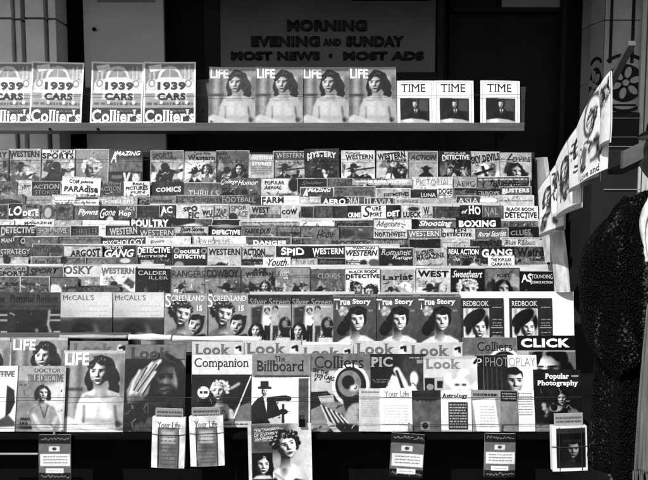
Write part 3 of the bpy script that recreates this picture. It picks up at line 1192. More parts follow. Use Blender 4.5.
def art_necklace(A):
    """woman with bare shoulders looking up, a second small portrait lower left"""
    a = A.a
    A.c[:] = .7
    A.c += .15 * np.clip((A.x - .6) * 2, 0, 1)
    A.rect(0, 0, .66, .5, .42, soft=.1)
    A.lines(.1, .05, .56, .3, 4, .66, RNG, .3)
    A.poly([(.2, a), (.3, .85), (.45, .72), (.54, .62), (.66, .62), (.8, .7), (.93, .84), (.95, a)], .86, .02)
    A.c = np.where((A.c > .82) & (A.y > .6) & (A.x < .96), A.c * np.clip(1.1 - .6 * np.abs(A.x - .55), .5, 1.05), A.c)
    A.ell(.56, .72, .05, .1, .5, soft=.06)
    A.line([(.42, .8), (.55, .9)], .012, .55, .04)
    A.poly([(.2, a), (.3, .95), (.42, .86), (.56, 1.02), (.74, .88), (.9, .92), (.96, a)], .16, .03)
    A.head(.6, .36, .175, skin=.94, hair=.26, style='curl', lit=1, tilt=-.3)
    A.rect(.05, .46, .38, .88, .12)
    A.head(.22, .66, .125, skin=.92, hair=.08, style='bob', lit=1)
    A.poly([(.05, .88), (.12, .82), (.34, .82), (.38, .88)], .8, .02)
    A.rect(0, 0, .055, a, .8, soft=.01)
    A.rect(.055, .88, .4, .9, .2)
    A.mottle(.03, 14)


def art_seated_lady(A):
    a = A.a
    A.c[:] = .56
    A.rect(0, 0, 1, .3, .66)
    A.poly([(.45, a), (.6, .4), (1, .3), (1, a)], .8, .08)
    A.poly([(.25, a), (.33, .95), (.45, .78), (.62, .75), (.8, .85), (.93, 1.15), (.9, a)], .62, .02)
    A.line([(.5, .8), (.6, 1.05), (.66, .8)], .012, .4, .015)
    A.line([(.38, 1.0), (.5, 1.22), (.75, 1.25)], .04, .76, .02)
    A.line([(.85, 1.05), (.75, 1.25), (.55, 1.25)], .04, .72, .02)
    A.head(.54, .56, .125, skin=.84, hair=.16, style='bob', lit=1)
    A.lines(.05, .36, .2, .42, 1, .3, RNG)
    A.rect(.04, a - .25, .34, a - .04, .5)
    A.rect(0, 0, .02, a, .35)
    A.fuss(.05, 0.5, .95, A.a, 10, 15, lo=.08, hi=.7, size=.03)
    A.mottle(.05, 15)


def art_partial_swan(A):
    a = A.a
    A.c[:] = .88
    A.lines(.2, .1, .95, .2, 2, .55, RNG, .5)
    A.poly([(.8, .4), (.95, .5), (.98, .75), (.9, .95), (.8, 1.05)], .1, .02)
    A.poly([(.4, a - .08), (.85, 1.0), (1, 1.15), (1, a - .1)], .4, .03)
    A.rect(0, a - .07, 1, a, .9)


def art_digest(kind, seed=1):
    def f(A):
        r = random.Random(seed)
        a = A.a
        if kind == 'pale':
            A.c[:] = .74
            A.mottle(.05, 5)
            A.lines(.1, .12, .9, .2, 1, .45, r, .6)
            A.lines(.12, .45, .88, 1.25, 9, .6, r)
        elif kind == 'white':
            A.c[:] = .88
            A.mottle(.04, 4)
            A.lines(.12, .5, .88, 1.2, 8, .72, r)
            A.rect(.05, a - .08, .95, a, .8)
        elif kind == 'dark':
            A.c[:] = .45
            A.rect(0, 0, 1, .3, .3)
            A.mottle(.06, 5)
            A.rect(.3, a - .3, .6, a - .05, .6, soft=.05)
            A.ell(.45, a - .18, .1, .1, .15)
        elif kind == 'table':
            A.c[:] = .86
            A.rect(.24, .38, .88, 1.26, .3)
            A.lines(.28, .42, .84, 1.22, 9, .7, r, .45)
            A.rect(0, a - .05, 1, a, .7)
        elif kind == 'slant':
            A.c[:] = .62
            A.poly([(.05, .35), (.8, .25), (.95, 1.4), (.2, 1.45)], .85)
            A.lines(.3, .5, .8, 1.25, 8, .68, r)
            A.lines(.08, .1, .9, .22, 1, .35, r, .7)
        elif kind == 'black_head':
            A.c[:] = .6
            A.rect(.05, .05, .95, .6, .08)
            A.lines(.12, .12, .9, .52, 3, .8, r, .3)
            A.rect(0, .62, 1, a, .55)
            A.mottle(.05, 5)
        elif kind == 'list':
            A.c[:] = .86
            A.lines(.12, .1, .9, 1.4, 9, .4, r, .28)
        elif kind == 'portrait':
            A.c[:] = .86
            A.rect(.12, .06, .95, .2, .35)
            A.rect(.12, .2, .95, 1.2, .16)
            A.head(.56, .68, .22, skin=.62, hair=.08, style='short', lit=1)
            A.rect(.3, .38, .85, .46, .3)
            A.poly([(.2, 1.2), (.3, 1.08), (.5, 1.0), (.75, 1.06), (.9, 1.2)], .3)
        elif kind == 'pouch':
            A.c[:] = .84
            A.mottle(.1, 4)
            A.rect(.2, .34, .8, a, .5)
            A.mottle(.08, 5)
            A.rect(.3, .42, .7, .8, .72, soft=.08)
            A.lines(.26, .55, .76, a - .06, 8, .42, r, .25)
            A.rect(.185, .33, .2, a, .1)
            A.rect(.8, .33, .815, a, .1)
            A.rect(.18, .33, .82, .345, .12)
        elif kind == 'card':
            A.c[:] = .5
            A.rect(.0, .0, 1, .28, .22)
            A.rect(0, a - .22, 1, a, .22)
            for yy in (.13, a - .1):
                for k in range(9):
                    A.line([(.08 + .1 * k, yy + r.uniform(-.03, .03)), (.11 + .1 * k, yy + r.uniform(-.06, .05)), (.15 + .1 * k, yy + r.uniform(-.03, .03))], .012, .66, .02)
            A.rect(.32, .36, .66, .52, .8)
            A.ell(.49, .44, .07, .05, .4)
            A.rect(.05, .6, .98, .98, .84)
            A.lines(.15, .64, .9, .92, 3, .5, r, .3)
            A.rect(.22, 1.05, .78, 1.2, .86)
            A.lines(.3, 1.1, .72, 1.16, 1, .6, r)
        A.mottle(.02, 10)
    return f


def art_blank(v, amt=.03):
    def f(A):
        A.c[:] = v
        A.mottle(amt, 4)
    return f


def art_look(v=.74):
    def f(A):
        A.c[:] = v
        A.mottle(.03, 5)
        A.ell(.86, .16, .05, .1, .84)
        A.line([(.86, .12), (.93, .1), (.93, .2)], .022, .12)
        A.ell(.9, .22, .06, .04, .85)
        A.ell(.5, .42, .3, .16, .85, soft=.04)
        A.rect(0, .4, 1, A.a, .5)
    return f


def art_forehead(A):
    A.c[:] = .5
    A.head(.55, .62, .3, skin=.86, hair=.08, style='long', lit=-1)
    A.rect(0, 0, 1, .26, .05)
    A.rect(0, .255, 1, .27, .8)
    A.rect(.0, .27, .2, .5, .7)


def art_clown_swirl(A):
    A.c[:] = .88
    for k in range(16):
        t0, t1 = k * .42, k * .42 + .42
        r0, r1 = .08 + .018 * k, .08 + .018 * (k + 1)
        A.line([(.56 + r0 * math.cos(t0), .34 + r0 * 1.2 * math.sin(t0)), (.56 + r1 * math.cos(t1), .34 + r1 * 1.2 * math.sin(t1))], .035 - .001 * k, .42 + .02 * (k % 3), .03)
    A.head(.58, .36, .13, skin=.86, hair=.4, style='curl', neck=False)
    A.poly([(.12, .75), (.3, .6), (.42, .7), (.36, 1.0), (.15, 1.05)], .5, .04)
    A.poly([(.5, .75), (.75, .62), (.9, .8), (.8, 1.02), (.55, 1.0)], .46, .04)
    A.ell(.62, .86, .1, .09, .85, soft=.04)
    A.fuss(.08, .55, .92, 1.05, 18, 8, lo=.2, hi=.9, size=.08)
    A.rect(0, 1.08, 1, A.a, .92)


def art_side_scene(seed):
    def f(A):
        r = random.Random(seed)
        A.c[:] = (.84, .66, .9)[seed % 3]
        for k in range(7):
            A.ell(r.uniform(.1, .9), r.uniform(.25, 1.2), r.uniform(.06, .18), r.uniform(.08, .2), r.choice([.35, .45, .6, .92]), rot=r.uniform(-1, 1), soft=.05)
        A.fuss(.08, .2, .92, 1.15, 26, seed, lo=.18, hi=.92, size=.1)
        A.head(.45, .5, .19, skin=.84, hair=.3, style='bob')
        A.rect(0, 0, 1, .12, .88)
        A.frame(.45, .02)
        A.rect(0, A.a - .1, 1, A.a, (.5, .9, .75)[seed % 3])
    return f
# ------------------------------------------------------------------ the magazines on the stand
SHELF = Plane(4.02, 1.70, 9)


def tier(k):
    return Plane(3.80 - k, 1.557, 8)


TH = .006
GENERIC = {'WESTERN', 'SPORTS', 'DETECTIVE', 'FARM', 'BOXING', 'POULTRY', 'AUTOMOBILE', 'GANG', 'COWBOY', 'AERO', 'WEST', 'MAGAZINE', 'SPORT',
           'PSYCHOLOGY', 'CRIME', 'PROGRESS', 'DANGER', 'LOVE', 'ACTION'}


def tone(v):
    return 'black' if v < .2 else 'dark grey' if v < .4 else 'grey' if v < .62 else 'pale grey' if v < .78 else 'white'


# --- top shelf: four motor show weeklies, four picture weeklies, three news weeklies
cars_t = [T('1939', .18, 14, 20, 42, 28, 'h'), T('CARS', .2, 14, 31, 42, 38, 'h'), T("Collier's", .93, 2, 47.5, 51, 60.5, 'sb')]
for i, (x0, x1, yt, rl, d) in enumerate([(-18, 34, 62, 0, 'motor car weekly cut off by the left edge of the photo, on the top shelf'),
                                         (30.5, 83, 59.5, -.025, 'motor car weekly leaning right beside the dark gap, second on the top shelf'),
                                         (91, 143.5, 60.5, -.012, 'motor car weekly right of the dark gap on the top shelf'),
                                         (143.8, 196.5, 57.5, .004, 'motor car weekly standing tallest beside the bare grey backboard')]):
    o = mag('weekly_magazine', x0, x1, yt, SHELF, .012 + .009 * (i % 2), yb=123, paint=art_cars, texts=cars_t, key='cars', roll=rl, th=.004)
    tag(o, d, 'magazine', 'motor car weeklies on the top shelf')
life_t = [T('LIFE', .95, 1.5, 1.8, 19.5, 11.5, 'b')]
for i, d in enumerate(['bare shouldered woman weekly beside the grey backboard, leftmost of four on the top shelf',
                       'bare shouldered woman weekly, second from the left of four on the top shelf',
                       'bare shouldered woman weekly, third from the left of four on the top shelf',
                       'bare shouldered woman weekly on the top shelf, touching the white bordered news weeklies']):
    x0 = 208.8 + 46.7 * i
    o = mag('picture_magazine', x0, x0 + 47.4, 67 + .4 * i, SHELF, .012 + .007 * (i % 2), yb=123.6, paint=art_actress_small, texts=life_t, key='life_s', roll=-.006 + .004 * i, th=.005)
    tag(o, d, 'magazine', 'picture weeklies on the top shelf')
time_t = [T('TIME', .2, 6.5, 3.6, 31, 11.4, 's')]
for i, (x0, x1, d) in enumerate([(394.5, 434, 'white bordered news weekly beside the last woman weekly on the top shelf'),
                                 (433.8, 473.2, 'white bordered news weekly, middle of the three on the top shelf'),
                                 (478.5, 520, 'white bordered news weekly standing apart at the right end of the top shelf')]):
    o = mag('news_magazine', x0, x1, 80.5 + .2 * i, SHELF, .010 + .006 * (i % 2), yb=126.5, paint=art_statesman, texts=time_t, key='time', roll=(.004, -.006, -.02)[i], th=.004)
    tag(o, d, 'magazine', 'white bordered news weeklies on the top shelf')
o = mag('news_magazine', 482, 523.5, 86, SHELF, -.012, yb=127.5, paint=art_blank(.35), key='back', roll=-.05, th=.012)
tag(o, 'dark worn magazine half hidden behind the last news weekly on the top shelf', 'magazine')


def reset(texts, i):
    """many titles of the time were set in slab letters"""
    for q in texts:
        q['warp'] = (sum(map(ord, q['t'])) * 7 + i * 3) % 6
        if (sum(map(ord, q['t'])) + i) % 5 < 2 and q['st'] in ('b', 'n', 'h'):
            q['st'] = 'sb' if q['st'] != 'n' else 's'
    return texts


def row(items, rowname, group, k, h=.254, name='pulp_magazine', thick=TH):
    """items: (x0, x1, ytop, band, paint, texts, description or None, extra dict)"""
    pl = tier(k)
    items = sorted(items, key=lambda q: q[0])
    for i, it in enumerate(items):
        x0, x1, yt, band, paint, texts, desc = it[:7]
        ex = dict(it[7]) if len(it) > 7 else {}
        hh = ex.pop('h', h)
        roll = ex.pop('roll', random.uniform(-.013, .013))
        off = ex.pop('off', .0 if i % 2 else .0065)
        nm = ex.pop('name', name)
        o = mag(nm, x0, x1, yt, pl, off, h=hh, paint=paint, texts=reset(texts, i), roll=roll, th=ex.pop('th', thick), **ex)
        w = next((q['t'] for q in texts if q['t'] in GENERIC), None)
        if desc is None:
            ink = texts[0]['v'] if texts else None
            if w:
                desc = f"{tone(band)} magazine with {'pale' if ink > .55 else 'dark'} {w.lower()} lettering"
            elif texts:
                desc = f"{tone(band)} magazine with {'pale' if ink > .55 else 'dark'} title lettering"
            else:
                desc = f"{tone(band)} magazine with a plain head"
        tag(o, f'{desc}, {ORD[i]} from left, {rowname}', 'magazine', group)


AP, AS = art_pulp, art_strip

# --- tier A, the topmost row of pulps, covers in full view
A_ = [
    (-22, 9, 149.5, .6, AP('busy', .6, .5, fig=.15, seed=1), [T('STORY', .3, 4, 2, 29, 9)], 'busy dark pulp cut by the photo edge'),
    (9, 41, 149, .62, AP('cowboy', .62, .66, fig=.4, skin=.6, seed=2), [T('WESTERN', .1, 1, 2, 31, 9, 'sb')], 'pulp with black western lettering and a pale cowboy'),
    (41.5, 75, 149, .86, AP('player', .86, .68, fig=.2, seed=3), [T('TOP SPORT', .3, 8, 1, 32, 3.6), T('SPORTS', .08, .8, 3.8, 32, 9.5, 'h')], 'pulp with dark crouching ball player'),
    (75, 108.5, 149, .58, AP('blonde', .58, .55, skin=.62, seed=4), [T('SWEET STORY', .7, 7, 3, 31, 7, 'n')], 'grey pulp with large blonde face'),
    (109, 143, 149.5, .4, AP('robot', .36, .48, seed=5), [T('A', .9, 2, 2, 8, 13, 'i'), T('MAZING', .92, 7, 1.5, 32, 6.5, 'i')], 'grey pulp with black lower half'),
    (151, 184, 150.5, .52, AP('player', .5, .68, fig=.1, seed=6), [T('SPORTS', .3, 2, 1.5, 22, 7), T('STORIES', .35, 2, 7, 26, 9)], 'pulp with black tumbling player'),
    (184, 216.5, 151, .6, AP('two', .58, .8, fig=.2, seed=7), [T('Zero Fire', .2, 8, .8, 26, 4, 'sc'), T('Western', .25, 3, 4, 31, 9, 'sb')], 'pulp with two riders on white ground'),
    (216.5, 249.5, 150.5, .5, AP('two', .45, .45, fig=.14, skin=.75, seed=8), [T('RANCH', .2, 1, 1.5, 11, 5), T('PLAY', .25, 3, 5.5, 14, 9)], 'pulp with cowboy beside a dark haired woman'),
    (248, 274, 154, .72, AP('text', .7, .7, seed=9), [T('WESTERN', .85, 3, 2, 24, 6.5), T('STORIES', .88, 4, 7.5, 23, 12)], 'plain pale pulp with faint western lettering', dict(h=.24)),
    (273, 305.5, 151, .36, AP('gunman', .38, .6, fig=.08, seed=10), [T('WESTERN', .7, 3, 2, 31, 7.5, 'n')], 'dark pulp with crouching black gunmen'),
    (305, 340, 148.5, .3, AP('cowboy', .34, .34, fig=.08, skin=.8, seed=11, flip=-1), [T('MYSTERY', .8, 3, 2.5, 32, 9.5, 'h', arch=2), T('DEAD', .12, 9, 10, 24, 14, 'h')], 'dark pulp with arched pale title', dict(roll=.02)),
    (341.5, 375, 150.5, .82, AP('gunman', .8, .74, fig=.16, seed=12), [T('Romance', .3, 4, 1, 19, 3.5, 'sc'), T('WESTERN', .06, 4, 4, 32, 9.5, 'sb')], 'white pulp with black western title and rifleman'),
    (375.5, 408, 150.5, .78, AP('horse', .76, .74, fig=.16, seed=13), [T('WESTERN', .06, 1.5, 2, 29, 8.5, 'h', rot=7), T('RAIDER', .08, 11, 7.5, 31, 12.5, 'h')], 'white pulp with slanted black title and horse'),
    (408, 437.5, 151, .52, AP('silhouette', .5, .64, seed=14), [T('ACTION', .3, 2, 4, 28, 9, 'i')], 'pale pulp with a black hatted silhouette'),
    (439, 470.5, 151, .3, AP('busy', .26, .36, fig=.1, seed=15), [T('POPULAR', .7, 5, 1, 27, 3.5), T('DETECTIVE', .82, 3, 3.8, 30, 9.5)], 'dark busy pulp with pale detective title'),
    (470, 499.5, 151.5, .7, AP('plane', .66, .68, fig=.15, seed=16), [T('SKY DEVILS', .14, .5, 3, 29, 10.5, 'h', rot=9)], 'pale pulp with slanted dark title and falling airplane'),
    (499, 531.5, 152, .68, AP('face', .66, .7, fig=.1, skin=.75, seed=17), [T('L', .06, 7, 1.5, 14, 9, 'sc'), T('oves', .08, 13, 4.5, 31, 10, 'si')], 'pale pulp with script love title and dark haired woman'),
]
row(A_, 'topmost pulp row', 'pulp magazines in the topmost pulp row', 0)

# --- tier B
B_ = [
    (-14, 17, 181, .55, AS(.5, .3, .6, small=(.5, .2), seed=1), [T('STORY', .15, 6, 6, 26, 12)], None),
    (16, 32, 180, .74, AS(.74, .3, .7, small=(.2, .5), seed=2), [], 'narrow blank pale magazine', dict(off=0)),
    (31, 60.5, 181, .24, AS(.22, .6, .3, seed=3), [T('ACTION', .62, 2, 2.5, 28, 8, 'b'), T('STORIES', .55, 4, 9, 27, 14, 'n')], 'dark magazine with two faint title lines'),
    (60, 98.5, 177, .88, AS(.9, .42, .85, seed=4), [T('COM', .08, 7, 2.5, 17, 7, 'h'), T('plete', .3, 18, 2.5, 31, 7, 'i'), T('PARAdise', .3, 2, 7.5, 36, 15, 'b')], 'white magazine tilted with loose dark lettering', dict(roll=-.06, off=.012)),
    (98.5, 123.5, 181.5, .4, AS(.4, .35, .45, blob=[(.3, .75, .2, .12, .15), (.8, .7, .2, .12, .2)], seed=5), [T('PRISON', .62, 5, .8, 23, 3.4, 'n'), T('ACTION', .55, 2, 4, 23, 9.5)], None),
    (123, 150, 181.5, .84, AS(.84, .5, .8, seed=6), [T('REAL', .25, 10, 1, 23, 4), T('PICTURES', .2, 3, 4, 25, 8.5, 'b'), T('FUN', .4, 8, 9, 22, 12)], 'white magazine with small dark title'),
    (152, 183.5, 182, .3, AS(.32, .5, .35, dark_edge=.2, seed=7), [T('COMICS', .8, 4, 4, 29, 10, 'h')], 'dark bordered magazine with white outline title'),
    (183.5, 220.5, 182.5, .52, AS(.52, .5, .5, seed=8), [T('ADVENTURE', .42, 3, 1.5, 35, 5, 'n'), T('THRILLS', .8, 5, 8, 35, 15, 't')], 'grey magazine with tall thin pale letters'),
    (220, 260.5, 178, .52, AS(.5, .22, .5, blob=[(.2, .5, .2, .16, .07), (.62, .45, .08, .16, .12), (.85, .5, .12, .12, .1)], seed=9), [T('College', .9, 1, 1.5, 18, 7.5, 'sc'), T('Humor', .88, 18, 1.5, 38, 7.5, 'sc')], 'grey magazine with white script title over dark ovals', dict(h=.29)),
    (260, 298, 177.5, .74, AS(.78, .4, .7, blob=[(.3, .55, .12, .07, .15), (.72, .55, .12, .09, .15), (.9, .2, .14, .18, .2)], seed=10), [T('POPULAR', .16, 5, 3, 25, 7), T('AERIAL', .35, 4, 8, 22, 12, 'i')], None),
    (297, 327, 178, .16, AS(.16, .5, .3, seed=11), [T('Spider', .5, 4, 3, 26, 8, 'sc')], 'black magazine with faint script title', dict(off=.012)),
    (326, 352.5, 178, .5, AS(.5, .5, .5, seed=12), [T('TEXAS', .36, 6, 3, 24, 9, 'n')], None),
    (352, 412.5, 178.5, .66, AS(.68, .11, .52, small=(.02, .8), seed=13), [T('MURDER MYSTERY', .9, 16, 1.5, 56, 5)], 'broad grey magazine with pale line of title', dict(h=.29)),
    (412, 452.5, 177, .76, AS(.78, .3, .8, seed=14), [T('PICTORIAL', .58, 4, 1.5, 38, 9, 't')], 'white magazine with thin tall grey title', dict(h=.29)),
    (453, 477, 176, .6, AS(.62, .5, .55, seed=15), [T('AERO', .28, 3, 4.5, 22, 11, 't')], None),
    (476, 530.5, 176.5, .55, AS(.5, .09, .55, small=(.03, .75), seed=16), [T('THRILLING', .12, 14, 3, 43, 10.5, 'i'), T('SPY', .4, 44, 4, 53, 9)], 'grey magazine with slanted black title', dict(h=.28)),
]
row(B_, 'second pulp row', 'magazines in the second pulp row', .022)

# --- tier C
C_ = [
    (-8, 26, 194.5, .6, AS(.6, .12, .6, blob=[(.5, .28, .35, .14, .1)], seed=21), [], 'grey magazine with dark arch of a hat'),
    (25, 54, 196, .62, AS(.62, .3, .6, small=(.12, .4), seed=22), [], None),
    (52, 77, 194, .84, AS(.84, .3, .8, small=(.05, .5), seed=23), [], None, dict(off=0)),
    (75, 98, 196.5, .45, AS(.42, .4, .5, seed=24), [T('MYSTERY', .2, 2, 2, 21, 7)], None, dict(off=.012)),
    (97, 137.5, 196, .66, AS(.66, .3, .66, seed=25), [T('THRILLERS', .92, 4, 3.5, 37, 8, 'n')], None),
    (136, 153, 196.5, .6, AS(.58, .4, .6, seed=26), [T('Ge', .15, 2, 1, 14, 8, 'sc')], None),
    (150, 176.5, 195, .58, AS(.58, .4, .6, seed=27), [T('Adventures', .35, 1, 3, 22, 8, 'sc')], None),
    (176, 220.5, 195, .55, AS(.56, .4, .6, seed=28), [T('DETECTIVE', .38, 3, 2, 24, 6.5, 'n'), T('NOVELS', .38, 25, 3, 42, 7.5)], None),
    (220, 260.5, 195, .42, AS(.42, .4, .5, seed=29), [T('FOOTBALL', .66, 3, 1.5, 36, 8, 'n')], None),
    (260, 300.5, 195, .88, AS(.88, .4, .8, small=(.12, .7), seed=30), [T('FARM', .06, 1.5, 1.8, 24, 9, 'sb')], 'white magazine with heavy black farm title'),
    (300, 333.5, 187, .45, AS(.44, .5, .5, seed=31), [T('A', .95, 2, 1.5, 8, 11, 'i'), T('MAZING', .92, 8, 1, 31, 5.5, 'i')], 'grey magazine with white slanted title'),
    (334, 376, 186.5, .5, AS(.5, .4, .5, small=(.1, .4), seed=32), [], 'mottled grey magazine with no clear title'),
    (376, 410.5, 188, .68, AS(.66, .3, .6, dark_edge=.85, seed=33), [T('DETECTIVES', .15, 8, 4, 33, 8)], 'pale edged magazine with small dark title'),
    (409, 438, 188.5, .35, AS(.34, .4, .4, blob=[(.5, .25, .2, .1, .1), (.85, .2, .1, .12, .1)], seed=34), [T('LUNA', .75, 12, 4, 27, 9)], None),
    (437, 453, 184.5, .86, AS(.86, .6, .8, seed=35), [T('DOGE', .25, 1.5, 4, 15, 9.5, 'b')], None),
    (453, 477, 187.5, .45, AS(.3, .12, .5, seed=36), [], 'grey magazine with black top edge'),
    (476, 500.5, 188.5, .15, AS(.14, .3, .5, seed=37), [T('TELESCOPE', .65, 2, 2.5, 23, 6.5)], None),
    (499.5, 531.5, 186.5, .52, AS(.5, .4, .5, seed=38), [T('BUSTERS', .85, 3, 2, 30, 7, 'h')], None),
]
row(C_, 'third pulp row', 'magazines in the third pulp row', .044)

# --- tier D, thin strip row
D_ = [
    (321, 346, 196.5, .14, AS(.14, .5, .3, seed=41), [T('AERO', .95, 1, 1.5, 24, 8.5, 'sb')], None),
    (345, 370.5, 196, .5, AS(.48, .5, .5, seed=42), [T('DIAL IT', .85, 1, 1.5, 25, 8.5, 't')], None),
    (370, 393.5, 197.5, .48, AS(.45, .5, .5, seed=43), [T('AVIA', .78, 2, 1, 22, 8.5, 's')], None),
    (392, 420.5, 198, .72, AS(.7, .3, .7, dark_edge=.92, seed=44), [T('ROMANCE', .5, 5, 2, 26, 5)], None),
    (420, 456.5, 198, .68, AS(.66, .4, .66, seed=45), [], None),
    (456, 480.5, 195.5, .48, AS(.45, .5, .5, seed=46), [T('ASIA', .8, 1, 2, 23, 9, 's')], None),
    (480, 498, 195, .72, AS(.72, .4, .7, blob=[(.5, .3, .5, .12, .92)], seed=47), [], 'pale magazine with white diagonal'),
    (497, 534, 195, .74, AS(.74, .4, .72, small=(.13, .45), seed=48), [], None),
    (53, 99, 199.5, .84, AS(.82, .2, .8, small=(.05, .4), seed=49), [], 'white magazine with tiny line of print'),
    (300, 321.5, 196, .78, AS(.76, .3, .7, small=(.1, .6), seed=50), [], None),
]
row(D_, 'fourth pulp row', 'magazines in the fourth pulp row', .066)

# --- tier E
E_ = [
    (-12, 8.5, 204, .5, AS(.48, .4, .4, seed=51), [T('WAR', .25, 8, 2, 19, 8)], None),
    (8, 23.5, 203.5, .1, AS(.08, 1.2, .1, seed=52), [T('LO', .95, .8, 2, 14.5, 12, 'h')], 'black magazine with two huge white letters'),
    (23, 40.5, 204, .6, AS(.55, .6, .6, seed=53), [T('TRUE', .2, 3, .8, 15, 4), T('DETE', .95, 1, 5, 16.5, 12, 'h')], None),
    (40, 57.5, 204, .58, AS(.6, .3, .6, blob=[(.5, .45, .35, .4, .4), (.45, .5, .2, .3, .68)], seed=54), [], 'grey magazine with a blurred portrait'),
    (57, 74, 204, .5, AS(.52, .4, .5, blob=[(.3, .3, .2, .15, .15)], seed=55), [T('Roy', .12, 4, 2, 15, 8, 'sc')], None),
    (73, 99.5, 205, .5, AS(.5, .8, .55, seed=56), [T('Flynns', .9, 5, 3.5, 25, 12, 'i')], 'grey magazine with white slanted title'),
    (99, 117.5, 206, .08, AS(.06, .3, .08, blob=[(.62, .8, .2, .25, .75)], seed=57), [T('Gone', .85, 1.5, 2.5, 17, 11, 'sc')], 'black magazine with white script and a pale face'),
    (117, 136.5, 205.5, .5, AS(.48, .6, .5, blob=[(.4, .8, .3, .12, .25)], seed=58), [T('ACE', .7, 8, 1, 18, 5), T('Hop', .95, 1.5, 5, 14, 12, 'sb')], None),
    (136, 159.5, 205, .36, AS(.36, .6, .4, small=(.3, .2), seed=59), [], 'dark magazine with two black bands'),
    (159, 176.5, 205, .45, AS(.42, .6, .4, seed=60), [T('AC', .92, 2, 1.5, 14, 9.5, 'h'), T('Action', .2, 4, 10, 15, 14)], None),
    (176, 201, 204.5, .76, AS(.76, .8, .7, seed=61), [T('SPO', .06, 7, 1, 21, 7, 'h'), T('FIC', .06, 12, 7.5, 23, 14, 'h')], 'pale magazine with stacked black letters'),
    (199.5, 213, 205, .72, AS(.74, .8, .7, small=(.1, .3), seed=62), [T('WU', .06, 2, 4.5, 12.5, 11, 'h')], None, dict(off=.012)),
    (212, 229, 205, .66, AS(.66, .6, .7, seed=63), [T('ZAP', .38, 3, 3, 14, 12, 'i')], None),
    (228, 249.5, 204, .72, AS(.7, .8, .7, blob=[(.25, .6, .2, .2, .3)], seed=64), [T('SPOR', .42, 3, 1.5, 19, 6.5, 'b'), T('ACE', .48, 9, 7, 20, 13, 'i')], None),
    (249, 280, 205, .64, AS(.66, .3, .55, seed=65), [T('WEST', .05, 2, 2, 20, 8, 'h')], None),
    (279.5, 304, 205, .72, AS(.72, .8, .7, blob=[(.9, .4, .12, .2, .1)], seed=66), [T('COW', .05, 1.5, 3.5, 17, 9.5, 'h')], 'pale magazine with half a black cowboy title'),
    (300, 313.5, 206, .4, AS(.42, .8, .4, blob=[(.5, .7, .4, .15, .1)], seed=67), [T('WAR', .06, 1, 2, 12, 8, 'i')], None, dict(off=.012)),
    (312.5, 334, 205.5, .48, AS(.46, .8, .5, small=(.35, .4), seed=68), [], None),
    (333, 348, 206, .36, AS(.36, .8, .4, seed=69), [], None),
    (347, 361.5, 205.5, .1, AS(.08, .8, .1, seed=70), [T('CRIME', .9, 1, 7, 13.5, 12)], None),
    (361, 387, 205, .84, AS(.84, .8, .8, seed=71), [T('S', .06, 2, 1, 10, 12, 'si'), T('URE', .1, 11, 1, 20, 5.5), T('PORT', .1, 9, 7, 21, 12, 'b')], 'white magazine with one large curling black letter'),
    (386, 401, 205, .1, AS(.12, .8, .12, dark_edge=.45, seed=72), [T('DET', .95, 1.5, 5, 13.5, 11.5, 'h')], None, dict(off=.012)),
    (400, 422.5, 204.5, .74, AS(.74, .8, .7, blob=[(.6, .2, .25, .1, .3)], seed=73), [T('LUECK', .08, 3, 7, 21, 13, 'h')], None),
    (422, 433, 205.5, .7, AS(.72, .8, .7, seed=74), [T('W', .05, .5, 1.5, 7, 9, 'h')], 'narrow magazine with one black letter'),
    (432, 460, 206.5, .46, AS(.44, .4, .5, small=(.1, .3), seed=75), [], None),
    (459.5, 483, 204.5, .12, AS(.1, .7, .12, seed=76), [T('HO', .95, 9, 1, 21, 10.5, 'h'), T('of', .8, 2, 5, 8, 9, 'i')], 'black magazine with huge white letters'),
    (482.5, 503, 205.5, .5, AS(.5, .7, .5, small=(.3, .36), seed=77), [T('NAL', .7, 2, 2, 15, 10, 't')], None),
    (503, 537.5, 206, .84, AS(.84, .42, .8, blob=[(.35, .52, .14, .1, .15), (.8, .55, .14, .1, .2)], seed=78), [T('BLACK BOOK', .2, 3, 1.5, 31, 5), T('DETECTIVE', .08, 1.5, 6, 33, 12, 'b')], 'white magazine with black detective title'),
]


def named_row(items, rowname, group, k, **kw):
    """more than two dozen in a row: the two halves are counted from either end"""
    items = sorted(items, key=lambda q: q[0])
    n = len(items)
    pl = tier(k)
    for i, it in enumerate(items):
        x0, x1, yt, band, paint, texts, desc = it[:7]
        ex = dict(it[7]) if len(it) > 7 else {}
        hh = ex.pop('h', .254)
        off = ex.pop('off', .0 if i % 2 else .0065)
        o = mag('pulp_magazine', x0, x1, yt, pl, off, h=hh, paint=paint, texts=reset(texts, i), roll=ex.pop('roll', random.uniform(-.013, .013)), th=TH, **ex)
        if desc is None:
            w = next((q['t'] for q in texts if q['t'] in GENERIC), None)
            ink = texts[0]['v'] if texts else None
            desc = f"{tone(band)} magazine with " + ((('pale' if ink > .55 else 'dark') + ' ' + (w.lower() if w else 'title') + ' lettering') if texts else 'a plain head')
        where = f'{ORD[i]} from left' if i < n - n // 2 else f'{ORD[n - 1 - i]} from right'
        tag(o, f'{desc}, {where}, {rowname}', 'magazine', group)


named_row(E_, 'fifth pulp row', 'magazines in the fifth pulp row', .088)

